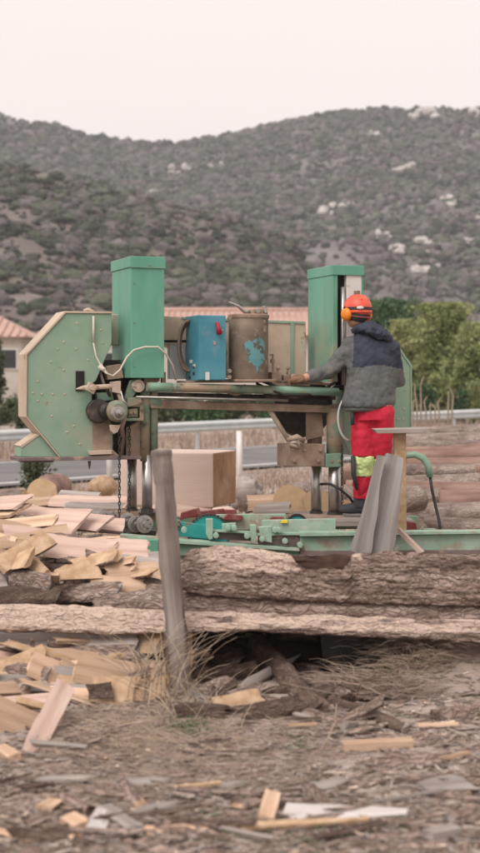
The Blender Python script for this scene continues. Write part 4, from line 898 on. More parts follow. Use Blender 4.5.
# bake so that the navy yoke can be given to the upper faces
bpy.context.view_layer.update(); dg = bpy.context.evaluated_depsgraph_get(); me = bpy.data.meshes.new_from_object(jk.evaluated_get(dg)); jk.modifiers.clear(); jk.data = me
me.materials.clear(); me.materials.append(M['jacket']); me.materials.append(M['navy'])
zy = P(373, 366, 0).z
for pl in me.polygons:
    c = pl.center; xl = P(353, 360, 0).x; pl.use_smooth = True
    dip = .012 * math.sin(c.x * 14)
    onarm = c.x < xl - .0 + (zy + .2 - c.z) * -.05
    pl.material_index = 1 if (c.z > zy + dip - (c.x - xl) * .04 and not onarm) else 0
mb = MB(); loft(mb, [(P(366.5, 411.5, 0), (.17, .12), YW), (P(367, 409.5, 0), (.19, .137), YW), (P(368, 406, 0), (.185, .135), YW)]); hm = mb.build('hem', M['jacket'], jk); 
# hood lying on the back
mb = MB(); 
mb.tube([P(353, 331, -.02), P(360, 328, -.1), P(371, 329.5, -.13), P(382, 334, -.12), P(391, 341, -.05), P(389, 336, .08), P(376, 326, .1)], [.03, .042, .05, .048, .028, .03, .026], 14)
mb.tube([P(360, 324, -.08), P(371, 323, -.11), P(383, 330, -.1), P(391, 337, -.05)], [.014, .03, .03, .016], 12); mb.tube([P(362, 328, 0), P(380, 334, 0)], [.06, .06], 12)
hd = mb.build('hood', M['navy'], jk); remeshed(hd, .006, 6, [(.07, .022), (.03, .008)])
# trousers
mb = MB(); loft(mb, [(P(374, 421, 0), (.165, .13), YW), (P(373, 412, 0), (.165, .125), YW), (P(373, 402, 0), (.15, .115), YW)])
mb.tube([LH + Vector((.02, 0, .03)), LH + Vector((0, 0, -.03)), (LH + LK) / 2, LK, LK + Vector((0, 0, .0))], [.105, .11, .1, .09, .087], 18)
mb.tube([RH + Vector((-.02, 0, .03)), RH, (RH + RK) / 2, RK, RK + Vector((0, 0, .0))], [.105, .11, .1, .09, .087], 18)
tr_ = mb.build('trousers', M['trousers'], person); remeshed(tr_, .008, 5, [(.2, .03), (.07, .006)])
def legpiece(name, K, A, t0, t1, r0, r1, m):
    mb = MB(); a = K.lerp(A, t0); b = K.lerp(A, t1); mb.tube([a, a.lerp(b, .33), a.lerp(b, .66), b], [r0, r0 + (r1 - r0) * .33 + .004, r0 + (r1 - r0) * .66, r1], 18)
    o = mb.build(name, m, tr_); return remeshed(o, .008, 3, [(.07, .022)])
for K, A in ((LK, LA), (RK, RAn)):
    legpiece('high_visibility_band', K, A, -.04, .36, .096, .088, M['hivis']); legpiece('lower_leg', K, A, .34, .82, .082, .066, M['trousers'])
mb = MB(); mb.tube([P(352.5, 411, -.1), P(352.5, 425, -.11)], [(.018, .012)] * 2, 8); mb.build('tool_pouch', M['boot'], tr_)
mb = MB(); mb.tube([P(353, 456, -.09), P(353.5, 474, -.1), P(357, 490, -.06)], [.018, .02, .012], 10); mb.build('leg_strap', M['boot'], tr_)
# boots
for A, dr in ((LA, Vector((-.85, .35, 0))), (RAn, Vector((-.5, .85, 0)))):
    dr = dr.normalized(); z = .016; mb = MB(); g0 = Vector((A.x, A.y, z))
    mb.tube([A + Vector((0, 0, .1)), A, g0 + Vector((0, 0, .05))], [.062, .058, .055], 14)
    mb.tube([g0 - dr * .055 + Vector((0, 0, .035)), g0 + dr * .02 + Vector((0, 0, .045)), g0 + dr * .1 + Vector((0, 0, .035)), g0 + dr * .175 + Vector((0, 0, .028))], [(.04, .04), (.048, .048), (.045, .04), (.034, .028)], 14)
    b_ = mb.build('boot', M['boot'], person); remeshed(b_, .006, 3)
# helmet, muffs, goggles, hair
HT = P(357.5, 308.5, 0)
hm = MB(); tl = Matrix.Rotation(HY, 3, 'Z')
def hsp(prof, seg=36):
    vs = []
    for h, r, fr in prof:
        for k in range(seg):
            a = 2 * math.pi * k / seg; vs.append(HT + tl @ Vector((math.cos(a) * r * .88, math.sin(a) * r * (1.0) + (fr if math.sin(a) > 0 else 0) * max(0, math.sin(a)), h)))
    n = len(prof); return vs, [(i * seg + k, i * seg + (k + 1) % seg, (i + 1) * seg + (k + 1) % seg, (i + 1) * seg + k) for i in range(n - 1) for k in range(seg)] + [tuple((n - 1) * seg + k for k in range(seg))]
v, f = hsp([(-.034, .116, .03), (-.04, .124, .03), (-.03, .127, .03), (-.02, .122, .0), (.01, .122, 0), (.04, .115, 0), (.07, .097, 0), (.09, .072, 0), (.102, .04, 0), (.106, .012, 0)])
hm.add(v, f, True); helmet = hm.build('helmet', M['helmet'], person)
mb = MB(); v, f = hsp([(-.014, .1258, 0), (.0, .1262, 0), (.008, .125, 0)]); mb.add(v, f[:-1], True); mb.build('goggle_strap', M['boot'], helmet)
mb = MB()
for q in (-.03, 0, .03): mb.tube([HT + tl @ Vector((q, .118 * math.cos(a), .104 * math.sin(a) + (.002 if q == 0 else -.001))) for a in [math.pi * (.2 + .6 * k / 12) for k in range(13)]], .007, 8)
mb.build('helmet_rib', M['helmet'], helmet)
mb = MB(); p = HT + tl @ Vector((-.06, -.112, .0)); mb.sphere(p, .018, 1.6, .5, .7); mb.build('strap_buckle', M['sticker'], helmet)
mb = MB(); v, f = hsp([(-.05, .108, 0), (-.03, .118, 0)]); mb.add(v, f[:-1], True); mb.build('inner_band', M['helmet'], helmet)
mb = MB(); mb.tube([HT + tl @ Vector((.098 * math.cos(a), -.108 * abs(math.sin(a)), -.052 - .02 * abs(math.sin(a)))) for a in [math.pi * k / 12 for k in range(13)]], [(.004, .011)] * 13, 8); mb.build('nape_strap', M['red_paint'], helmet)
for s in (-1, 1):
    c = HC + rt_ * s * .098 + Vector((0, 0, -.012)); mb = MB(); ax = (rt_ * s)
    mb.lathe(c - ax * .02, ax, [(0, .046), (.012, .053), (.03, .052), (.045, .042), (.053, .018)], 22); e_ = mb.build('ear_muff', M['orange'], person, 0, True); e_.scale = (1, 1, 1)
    mb = MB(); mb.lathe(c - ax * .034, ax, [(0, .036), (.014, .044)], 22); mb.build('muff_cushion', M['boot'], e_)
    mb = MB(); mb.tube([c + ax * .02 + Vector((0, 0, .03)), c + ax * .018 + Vector((0, 0, .06)), HT + rt_ * s * .115 + Vector((0, 0, .0))], .006, 6); mb.build('muff_arm', M['boot'], e_)
mb = MB(); mb.sphere(HC + fwd * -.012 + Vector((0, 0, -.02)), .1, .86, .98, .75, 20, 12); mb.build('hair', M['boot'], person)
for s in (-1, 1):
    mb = MB(); mb.sphere(HC + fwd * .088 + rt_ * s * .032 + Vector((0, 0, .004)), .012); mb.build('eye', M['sticker'], body)
# ================================================================== timber
SEED = [0]
def slab(name, p0, p1, w, t, roll=0, kind='plank', mats=('sawn', 'bark'), label=None, cat='offcut', group=None, res=.035, rag=1.0, parent=None):
    """a board, slab or splinter from p0 to p1 (world); w may be (w0,w1); roll in degrees tips its top toward the camera"""
    SEED[0] += 1; sd = SEED[0] * 7.31
    p0 = Vector(p0); p1 = Vector(p1); L = (p1 - p0).length; ex = (p1 - p0) / L
    up = Vector((0, 0, 1)) if abs(ex.z) < .8 else Vector((0, -1, 0)); ez = (up - ex * ex.dot(up)).normalized(); ey = ez.cross(ex)
    r = R(roll); ez2 = ez * math.cos(r) - ey * math.sin(r); ey2 = ez2.cross(ex)
    w0, w1 = w if isinstance(w, tuple) else (w, w)
    nx = max(6, min(90, int(L / res)))
    if kind == 'plank':
        prof = [(-.5, -.5, 0), (0, -.5, 0), (.5, -.5, 0), (.5, .5, 0), (.17, .5, 0), (-.17, .5, 0), (-.5, .5, 0)]
    else:
        prof = [(-.5, -.5, 0), (-.17, -.5, 0), (.17, -.5, 0), (.5, -.5, 1)] + [(.5 * math.cos(a), -.5 + math.sin(a), 1) for a in [math.pi * k / 9 for k in range(1, 9)]] + [(-.5, -.499, 1)]
    flip = -1 if kind == 'flip' else 1
    n = len(prof); V = []; mi = []
    for i in range(nx + 1):
        s = i / nx; x = (s - .5) * L; ww = w0 + (w1 - w0) * s; tt = t
        if kind == 'splinter': q = min(1, 4 * s + .1) * min(1, 3.0 * (1 - s) + .08); ww *= q; tt *= .4 + .6 * q
        for k, (a, b, m) in enumerate(prof):
            e = 1 if i in (0, nx) else 0
            en = (.35 * min(w0, .12) * fbm(a * 6 + sd, b * 4, 1.7) * (1 if kind != 'plank' else .35) * rag) * (e)
            nz_ = fbm(x * 3.0 + sd, a * 1.5, b, 2); n2 = fbm(x * 14 + sd, a * 5, b * 5 + 3, 3)
            y = a * ww * (1 + .14 * rag * nz_) + .10 * rag * ww * fbm(x * 2.2, sd, 8 + (a > 0), 3); z = b * tt
            if m: z += (.10 * nz_ + .09 * n2) * min(t * 1.2, .07) * rag; y += .05 * n2 * ww * rag
            z += .006 * rag * fbm(x * 2, sd, 4) * L
            V.append((x + en, y, flip * z))
    Fq = []
    for i in range(nx):
        for k in range(n):
            k2 = (k + 1) % n; Fq.append((i * n + k, i * n + k2, (i + 1) * n + k2, (i + 1) * n + k)); mi.append(1 if prof[k][2] and prof[k2][2] else 0)
    Fq += [tuple(range(n))[::-1], tuple(nx * n + k for k in range(n))]; mi += [0, 0]
    mb = MB(); mb.v = V; mb.f = Fq; mb.m = mi; mb.sm = [bool(x_) for x_ in mi]
    o = mb.build(name, [M[mats[0]], M[mats[1]]], parent)
    mw = Matrix((ex, ey2, ez2)).transposed().to_4x4(); mw.translation = (p0 + p1) / 2; o.matrix_basis = mw
    return tag(o, label, cat, group)
def faceslab(name, top, bot, Yt, Yb, th, mats, label, cat='slab', group=None, bulge=.03, nx=70, ny=10, nz_=.012, patch=None, dY=0, topS=None):
    """slab with its broad side toward the photographer: outlines of its upper and lower edge, own distances, real thickness"""
    SEED[0] += 1; sd = SEED[0] * 5.17
    x0, x1 = max(top[0][0], bot[0][0]), min(top[-1][0], bot[-1][0]); F_, B_ = [], []; PX = []
    c = W((x0 + x1) / 2, (interp(top, (x0 + x1) / 2) + interp(bot, (x0 + x1) / 2)) / 2, (Yt + Yb) / 2)
    ang = math.atan2(-(interp(bot, x1) + interp(top, x1) - interp(bot, x0) - interp(top, x0)) / 2, x1 - x0)
    RM = Matrix.Rotation(-ang, 4, 'Y'); inv = RM.inverted()
    for i in range(nx + 1):
        s = i / nx; px = x0 + (x1 - x0) * s
        yt, yb = interp(top, px), interp(bot, px)
        q = min(1, 14 * min(s, 1 - s) + .25)
        j = 1.6 * fbm(px * .06, sd, 2, 4)
        for k in range(ny + 1):
            t = k / ny; py = yt + (yb - yt) * t; Y = Yt + (Yb - Yt) * t + dY * s
            py += (j if t < .5 else 1.4 * fbm(px * .07, sd, 9, 4)) * abs(2 * t - 1)
            ts = (py - interp(topS, px)) / max(yb - interp(topS, px), 1) if topS else t; t_keep = t; t = min(max(ts, 0), 1)
            Y -= bulge * (1 - (2 * t - 1) ** 4) * q + nz_ * (fbm(px * .022, t * 5 * (abs(yb - yt) / 40 + .3), sd, 3) + .8 * fbm(px * .12, t * 16 * (abs(yb - yt) / 40 + .3), sd + 4, 4))
            t = t_keep; ex = 2.0 * fbm(t * 4, sd, 5) * (1 if i in (0, nx) else 0)
            p = W(px + ex, py, Y); F_.append(inv @ (p - c)); B_.append(inv @ (W(px + ex, py, Y) + Vector((0, th * (.55 + .45 * math.sin(math.pi * t)), -th * .15)) - c)); PX.append((px, py))
    nv = ny + 1; N_ = len(F_); Fq = []; mi = []
    for i in range(nx):
        for k in range(ny):
            a = i * nv + k; Fq.append((a, a + 1, a + nv + 1, a + nv)); x_, y_ = PX[a]
            mi.append(0)
            Fq.append((N_ + a, N_ + a + nv, N_ + a + nv + 1, N_ + a + 1)); mi.append(1)
        for k in (0, ny):
            a = i * nv + k; Fq.append((a, a + nv, N_ + a + nv, N_ + a) if k == 0 else (a, N_ + a, N_ + a + nv, a + nv)); mi.append(1 if k == 0 else 0)
    for i in (0, nx):
        for k in range(ny):
            a = i * nv + k; Fq.append((a, N_ + a, N_ + a + 1, a + 1) if i == 0 else (a, a + 1, N_ + a + 1, N_ + a)); mi.append(1)
    mb = MB(); mb.v = [tuple(v) for v in F_ + B_]; mb.f = Fq; mb.m = mi; mb.sm = [True] * len(Fq)
    o = mb.build(name, [M[mats[0]], M[mats[1]]]); mw = RM.copy(); mw.translation = c; o.matrix_basis = mw
    at_ = o.data.attributes.new('torn', 'FLOAT', 'POINT'); at_.data.foreach_set('value', [max(-1.5, min(1.5, patch(x_, y_, sd))) if patch else -1.5 for x_, y_ in PX] * 2)
    o.data.set_sharp_from_angle(angle=R(50))
    return tag(o, label, cat, group)
def Yp(py): return interp([(480, 10.1), (500, 9.8), (600, 8.7), (720, 7.35), (770, 6.4)], py)
LG = 'sawn slabs in the slab pile'
# the long slabs
def torn(m):
    t = m.node_tree; N = t.nodes; L = t.links; b = N['Principled BSDF']; src = b.inputs['Base Color'].links[0].from_socket
    at = N.new('ShaderNodeAttribute'); at.attribute_name = 'torn'; tc = N.new('ShaderNodeTexCoord'); mp = N.new('ShaderNodeMapping'); mp.inputs['Scale'].default_value = (.3, 1, 1); no = N.new('ShaderNodeTexNoise'); no.inputs['Scale'].default_value = 18; no.inputs['Detail'].default_value = 8
    L.new(tc.outputs['Object'], mp.inputs[0]); L.new(mp.outputs[0], no.inputs['Vector'])
    ad = N.new('ShaderNodeMath'); ad.operation = 'MULTIPLY_ADD'; ad.inputs[1].default_value = 5; L.new(no.outputs[0], ad.inputs[0]); L.new(at.outputs['Fac'], ad.inputs[2])
    r = N.new('ShaderNodeMapRange'); r.inputs[1].default_value = 2.35; r.inputs[2].default_value = 2.9; L.new(ad.outputs[0], r.inputs[0])
    x = N.new('ShaderNodeMix'); x.data_type = 'RGBA'; L.new(r.outputs[0], x.inputs[0]); L.new(src, x.inputs[6]); x.inputs[7].default_value = (.6, .46, .38, 1); L.new(x.outputs[2], b.inputs['Base Color'])
M['torn_bark'] = mat('bark torn down to pale wood', [(.15, .1, .085), (.32, .235, .195), (.48, .385, .335)], 16, .95, 1.0, 50, stretch=(.16, 1, 1), over=(.42, .33, .29), oscale=5, olo=.5, ohi=.66, over2=(.09, .06, .048), o2scale=16, o2lo=.54, o2hi=.64, bdist=.025); voro(M['torn_bark'], 46, (.16, 1, 1), .0, .15, (.08, .052, .042), 'DISTANCE_TO_EDGE', .7); torn(M['torn_bark'])
def pale_patch(x, y, sd): return max(min((573 - abs(x - 240) * .05 - y) / 6, (x - 196) / 12, (300 - x) / 6), min((x - 350) / 3, (364 - x) / 5, (564 - y) / 4))
faceslab('bark_slab', [(180, 558), (190, 550), (215, 545), (262, 549), (280, 553), (290, 555), (296, 563), (306, 568), (342, 569), (349, 563), (353, 554), (372, 552), (380, 551), (420, 553), (480, 556), (540, 559)],
         [(180, 588), (200, 594), (260, 599), (300, 600), (400, 604), (540, 607)], 8.3, 8.22, .13, ('torn_bark', 'sawn_pink'), 'thick rough bark slab with a torn hollow in its top edge, uppermost of the long slabs', group=LG, bulge=.028, nx=330, ny=30, nz_=.015, patch=pale_patch, topS=[(180, 554), (230, 545), (300, 550), (380, 551), (540, 559)])
faceslab('bark_slab', [(228, 553), (300, 555), (400, 556), (540, 558)], [(228, 578), (540, 588)], 8.42, 8.4, .05, ('rot', 'sawn'), 'thin dark slab standing behind the torn bark slab', group=LG, bulge=.01, nx=60)  # face coloured near black for the shade inside the torn hollow
faceslab('bark_slab', [(93, 600), (120, 592), (150, 590), (250, 594), (400, 601), (540, 604)], [(93, 606), (130, 611), (300, 617), (540, 623)], 8.3, 8.22, .1, ('bark', 'sawn_pink'), 'narrow grey bark slab wedged under the torn bark slab', group=LG, bulge=.03, nx=220, ny=14, nz_=.009)
faceslab('bark_slab', [(-40, 607), (0, 604), (60, 604), (120, 608), (240, 612), (370, 617), (540, 621)], [(-40, 632), (0, 629), (60, 632), (100, 634), (240, 630), (370, 637), (540, 644)], 8.2, 8.12, .1, ('torn_bark', 'sawn_pink'), 'longest pinkish bark slab, lowest of the long slabs across the whole pile', group=LG, bulge=.02, nx=330, ny=20, nz_=.009,
         patch=lambda x, y, sd: .65 + .9 * smooth(230, 150, x) + fbm(x * .02, y * .15, 4) * 1.6 - max(0, y - 626) * .2)
# hero pieces of the pile at left
H = [
 ('flip', (-25, 506), (23, 503), 9.9, .26, 0.020, 18, ('sawn_pink', 'bark'), 'pale flat board, top one of the small stack at the left edge'),
 ('plank', (-25, 513), (21, 510), 9.85, .26, 0.020, 12, ('sawn', 'bark'), 'second pale board from the top of the small stack at the left edge'),
 ('plank', (-25, 520), (18, 518), 9.8, .25, 0.020, 12, ('sawn', 'bark'), 'third board from the top of the small stack at the left edge'),
 ('plank', (-25, 528), (15, 526), 9.75, .24, 0.020, 12, ('sawn', 'bark'), 'lowest board of the small stack at the left edge'),
 ('plank', (14, 519), (80, 524), 9.9, .34, 0.021, 26, ('sawn_pink', 'bark'), 'wide clean pinkish board lying left of the hanging chains'),
 ('plank', (70, 521), (106, 524), 10.0, .2, 0.020, 25, ('sawn_pink', 'bark'), 'short pinkish board just right of the wide clean board'),
 ('plank', (94, 524), (124, 526), 10.1, .16, 0.020, 25, ('sawn_pink', 'bark'), 'small pinkish board end beside the steel rollers'),
 ('flip', (5, 535), (70, 540), 9.5, .16, 0.030, 40, ('sawn_pink', 'bark'), 'pinkish offcut under the wide clean board'),
 ('flip', (44, 548), (148, 555), 9.2, .2, 0.030, 38, ('sawn_pink', 'darkbark'), 'long whitish slab with dark lower edge at the top of the pile'),
 ('flip', (0, 566), (50, 540), 9.0, .13, 0.048, 40, ('tan', 'bark'), 'thick wedge rising to the right with grey bark back, left side of pile'),
 ('flip', (0, 568), (30, 560), 8.95, (.08, .14), 0.042, 50, ('tan', 'bark'), 'stubby tan block under the rising wedge'),
 ('flip', (24, 556), (48, 574), 8.93, (.1, .05), 0.030, 60, ('tan', 'bark'), 'small tan block with one corner down beside the stubby block'),
 ('flip', (58, 579), (98, 570), 8.85, (.05, .17), 0.042, 45, ('tan', 'bark'), 'tan three cornered block in the middle of the pile'),
 ('flip', (56, 572), (118, 556), 9.0, .14, 0.042, 25, ('tan', 'bark'), 'bark backed piece lying over the three cornered block'),
 ('flip', (108, 577), (160, 574), 8.95, .15, 0.036, 45, ('sawn', 'bark'), 'light offcut touching the leaning round post on its left'),
 ('flip', (115, 562), (160, 568), 9.1, .12, 0.030, 40, ('greyw', 'bark'), 'greyish offcut tucked behind the leaning round post'),
 ('slab', (-20, 596), (60, 592), 8.75, .16, 0.036, 40, ('greyw', 'darkbark'), 'dark grey bark board low at left above the longest slab'),
 ('slab', (40, 594), (118, 589), 8.8, .14, 0.036, 40, ('greyw', 'bark'), 'mottled bark board above the longest slab left of centre'),
 ('slab', (12, 578), (52, 583), 8.8, .13, 0.048, 60, ('greyw', 'bark'), 'humped grey slab under the tan blocks'),
 ('plank', (55, 574), (57, 592), 8.75, .05, 0.020, 0, ('sawn', 'sawn'), 'short upright pale stick between the tan blocks'),
 ('flip', (90, 588), (175, 596), 8.85, .18, 0.036, 50, ('sawn', 'bark'), 'broad dusty slab running behind the round post'),
 ('slab', (-20, 648), (138, 641), 8.3, .2, 0.036, 45, ('greyw', 'greyw'), 'long weathered grey slab in the lower half of the pile'),
 ('slab', (40, 655), (134, 652), 8.2, .12, 0.030, 45, ('greyw', 'bark'), 'second weathered slab peeping from under the long grey one'),
 ('plank', (45, 636), (95, 642), 8.45, .14, 0.024, 50, ('sawn', 'sawn'), 'pale plank half hidden under the lowest long slab'),
 ('flip', (102, 636), (158, 645), 8.35, .14, 0.036, 50, ('tan', 'bark'), 'yellow wedge shaped offcut left of the round post, under the long slab'),
 ('flip', (30, 664), (106, 698), 8.0, .17, 0.030, 50, ('sawn', 'bark'), 'broad pale slab sliding down to the right in the lower pile'),
 ('flip', (80, 668), (150, 682), 7.95, .2, 0.030, 48, ('sawn', 'bark'), 'wide pale slab behind the dry grass tuft'),
 ('plank', (-20, 690), (48, 688), 7.75, .08, 0.030, 35, ('sawn', 'sawn'), 'thin pale batten poking out at the lower left'),
 ('plank', (-20, 704), (50, 699), 7.6, .06, 0.021, 35, ('sawn_pink', 'sawn'), 'narrow pinkish batten just above the flat plank at the lower left'),
 ('flip', (-10, 712), (38, 730), 7.25, .2, 0.030, 40, ('sawn', 'bark'), 'flat plank with split end resting on the ground at the lower left'),
 ('plank', (30, 757), (65, 686), 6.85, (.085, .11), 0.030, 30, ('sawn_pink', 'bark'), 'pinkish split plank leaning on the pile, foot on the bare ground'),
 ('slab', (-10, 668), (45, 676), 8.0, .12, 0.036, 50, ('greyw', 'bark'), 'stubby bark slab between the long grey slab and the battens'),
 ('plank', (-15, 660), (40, 664), 8.15, .05, 0.024, 40, ('sawn', 'sawn'), 'thin yellowish lath under the weathered grey slabs'),
 ('plank', (180, 651), (206, 652), 8.6, .06, 0.024, 20, ('sawn', 'sawn'), 'short pale board end right of the round post'),
 ('flip', (70, 622), (130, 638), 8.5, .1, 0.024, 50, ('sawn_pink', 'bark'), 'small pinkish splint under the longest slab'),
 ('slab', (100, 659), (150, 664), 8.15, .1, 0.030, 45, ('darkbark', 'bark'), 'dark bark strip above the wide pale slab'),
]
for kd, a, b, Y, w_, t_, rl, ms, lab in H:
    dy = rnd.uniform(-.12, .12)
    if 'leaning on the pile' in lab: p0, p1 = W(a[0], a[1], 6.58), W(b[0], b[1], 7.3)
    else:
        if a[1] > 632: Y -= .1
        p0, p1 = W(a[0], a[1], Y - dy), W(b[0], b[1], Y + dy)
    slab('offcut', p0, p1, w_, t_, rl, kd, ms, lab, 'offcut', 'split offcuts in the slab pile')
# unsorted pieces filling the heap
def topy(px): return interp([(-140, 500), (0, 520), (40, 530), (100, 546), (150, 560), (200, 590)], px)
lab0 = 'one of the many jumbled offcuts filling the slab pile at left'
cells = [(y_, x_) for y_ in range(512, 712, 8) for x_ in range(-90, 180, 44)]
for y_, x_ in cells:
    py = y_ + rnd.uniform(-4, 4); px = x_ + rnd.uniform(-20, 20)
    if py < topy(px) + 6: continue
    Y = Yp(py) + .12 + smooth(110, 160, px) * .5 * smooth(600, 690, py); L = rnd.uniform(70, 150); an = rnd.gauss(0, .12)
    a = (px - L / 2 * math.cos(an), py + L / 2 * math.sin(an)); b = (px + L / 2 * math.cos(an), py - L / 2 * math.sin(an))
    if b[0] > 200 or 590 < py < 643: continue
    dy = rnd.uniform(-.09, .09); kd = rnd.choice(['flip', 'flip', 'flip', 'plank', 'slab'])
    ms = rnd.choice([('sawn', 'bark'), ('tan', 'bark'), ('tan', 'darkbark'), ('sawn', 'bark'), ('greyw', 'bark'), ('sawn_pink', 'bark'), ('sawn', 'darkbark'), ('sawn', 'bark')])
    slab('offcut', W(a[0], a[1], Y - dy), W(b[0], b[1], Y + dy), rnd.uniform(.11, .21), rnd.uniform(.02, .04), rnd.uniform(28, 62), kd, ms, lab0, 'offcut', 'jumbled offcuts filling the slab pile')
lab1 = 'one of the thin splintered strips lying loosely over the slab pile at left'
for i in range(80):
    py = 525 + 195 * rnd.random() ** .9; px = rnd.uniform(-80, 172)
    if py < topy(px) or 590 < py < 640: continue
    Y = Yp(py) - .02 + smooth(110, 160, px) * .5 * smooth(600, 690, py); L = rnd.uniform(22, 85); an = rnd.gauss(0, .22)
    if px + L / 2 > 195: continue
    dy = rnd.uniform(-.12, .12)
    slab('offcut', W(px - L / 2 * math.cos(an), py + L / 2 * math.sin(an), Y - dy), W(px + L / 2 * math.cos(an), py - L / 2 * math.sin(an), Y + dy), rnd.uniform(.03, .09), rnd.uniform(.01, .026), rnd.uniform(5, 60), rnd.choice(['splinter', 'plank', 'flip', 'splinter']),
         rnd.choice([('sawn', 'bark'), ('tan', 'bark'), ('greyw', 'bark'), ('sawn', 'darkbark'), ('darkbark', 'darkbark'), ('bark', 'darkbark')]), lab1, 'offcut', 'thin strips lying over the slab pile', rag=1.7)
# core of the heap
V = []; nx_, ny_ = 90, 60
for i in range(nx_ + 1):
    px = -220 + 415 * i / nx_
    for j in range(ny_ + 1):
        t = j / ny_; yt = topy(px) + 4
        if t < .75: py = 735 + (yt - 735) * t / .75; Y = Yp(py) + .4 + smooth(110, 160, px) * .8 * smooth(560, 690, py)
        else: py = yt + (t - .75) / .25 * 70; Y = Yp(yt) + .4 + (t - .75) / .25 * 1.6
        p = W(px, py, Y); n_ = fbm(p.x * 4, p.y * 4, p.z * 4, 5) * .09
        V.append((p.x, p.y + n_, max(p.z + n_ - (.15 * smooth(.6, 1, i / nx_) if t > .3 else 0), -.05)))
nvx = ny_ + 1; Fq = [(i * nvx + j, (i + 1) * nvx + j, (i + 1) * nvx + j + 1, i * nvx + j + 1) for i in range(nx_) for j in range(ny_)]
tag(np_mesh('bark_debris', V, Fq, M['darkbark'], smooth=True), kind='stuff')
# dark hollow under the long slabs, roofed by unseen slabs added to block light
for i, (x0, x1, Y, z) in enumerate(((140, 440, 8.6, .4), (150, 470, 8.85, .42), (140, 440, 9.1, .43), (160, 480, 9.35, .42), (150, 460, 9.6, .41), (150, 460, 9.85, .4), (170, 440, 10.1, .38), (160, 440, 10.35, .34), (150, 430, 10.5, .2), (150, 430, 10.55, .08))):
    slab('bark_slab', ((x0 - 240) * Y / F_PX, Y, z), ((x1 - 240) * Y / F_PX, Y + .05, z - .02), .34, .06, 0, 'slab', ('darkbark', 'bark'), 'unseen slab added flat behind the torn bark slab to darken the hollow', 'slab', 'unseen slabs added to block light from the hollow')
H2 = [
 ('slab', (205, 640), (262, 668), 9.0, .16, .06, 40, ('darkbark', 'darkbark'), 'dark slab slanting down in the hollow right of the round post'),
 ('slab', (252, 640), (318, 712), 8.7, .12, .05, 60, ('darkbark', 'darkbark'), 'wide brown plank slanting down through the dark hollow'),
 ('slab', (240, 692), (348, 728), 7.9, .08, .06, 40, ('greyw', 'bark'), 'long split pole lying in front of the dark hollow'),
 ('flip', (215, 712), (262, 703), 7.7, .15, .04, 40, ('tan', 'bark'), 'ochre offcut on the ground below the dark hollow'),
 ('slab', (198, 698), (230, 684), 7.95, .13, .09, 60, ('greyw', 'bark'), 'grey stubby log piece right of the round post foot'),
 ('slab', (255, 665), (300, 690), 8.6, .14, .05, 40, ('darkbark', 'darkbark'), 'slab coloured dark for shade lying flat in the dark hollow'),
 ('plank', (222, 652), (262, 660), 8.9, .14, .04, 35, ('greyw', 'darkbark'), 'brownish board end high in the dark hollow'),
 ('splinter', (235, 690), (300, 655), 8.4, .06, .03, 40, ('greyw', 'greyw'), 'thin grey splinter crossing the dark hollow'),
 ('slab', (330, 700), (405, 728), 7.9, .07, .04, 40, ('greyw', 'darkbark'), 'slim dark pole lying right of the dark hollow'),
 ('slab', (300, 668), (345, 700), 8.6, .12, .06, 40, ('darkbark', 'bark'), 'short dark slab leaning at the right of the hollow'),
 ('flip', (396, 643), (475, 660), 8.9, .08, .03, 45, ('sawn_pink', 'bark'), 'pinkish lath lying on the bank at the right'),
 ('slab', (440, 668), (500, 676), 8.4, .12, .05, 40, ('greyw', 'bark'), 'reddish slab half out of the frame at the right'),
 ('slab', (435, 716), (500, 706), 7.5, .1, .06, 40, ('darkbark', 'bark'), 'dark bark strip with shadowed underside at the right edge'),
 ('flip', (465, 648), (500, 652), 8.8, .08, .06, 45, ('tan', 'bark'), 'small ochre block at the right edge under the long slabs'),
]
for kd, a, b, Y, w_, t_, rl, ms, lab in H2:
    Ya, Yb = [min(Y + .2, CAMH * F_PX / (q[1] - HZ) - .03) for q in (a, b)]
    slab('offcut', W(a[0], a[1], Ya), W(b[0], b[1], Yb), w_, t_, rl, kd, ms, lab, 'offcut', 'offcuts around the dark hollow')
for i in range(24):
    py = rnd.uniform(660, 716); px = rnd.uniform(195, 372); L = rnd.uniform(18, 70); an = rnd.gauss(-.25, .35)
    Y = min(interp([(640, 9.3), (680, 8.5), (722, 7.3)], py), CAMH * F_PX / (py - HZ)) - .03
    slab('offcut', W(px - L / 2, py + L / 2 * math.sin(an) * -1, Y - .1 + 0), W(px + L / 2, py + L / 2 * math.sin(an), Y - .05), rnd.uniform(.03, .12), rnd.uniform(.02, .05), rnd.uniform(10, 60), rnd.choice(['slab', 'splinter', 'plank']), rnd.choice([('darkbark', 'darkbark'), ('darkbark', 'bark'), ('darkbark', 'darkbark'), ('bark', 'darkbark')]), 'one of the offcuts coloured dark for shade, jumbled under the long slabs', 'offcut', 'dark offcuts jumbled under the long slabs')
# bark heap added to block light from the back of the hollow, and the low bank under the slabs at the right
V = []; nx_, ny_ = 60, 14
for i in range(nx_ + 1):
    x = -1.0 + 2.6 * i / nx_
    for j in range(ny_ + 1):
        t = j / ny_; V.append((x, 9.9 + .55 * t + .06 * fbm(x * 5, t * 3, 3), .46 * math.sin(t * 2.4) - .03 + .05 * fbm(x * 6, t * 4, 1)))
nvx = ny_ + 1; Fq = [(i * nvx + j, (i + 1) * nvx + j, (i + 1) * nvx + j + 1, i * nvx + j + 1) for i in range(nx_) for j in range(ny_)]
tag(np_mesh('bark_debris', V, Fq, M['darkbark'], smooth=True), kind='stuff')
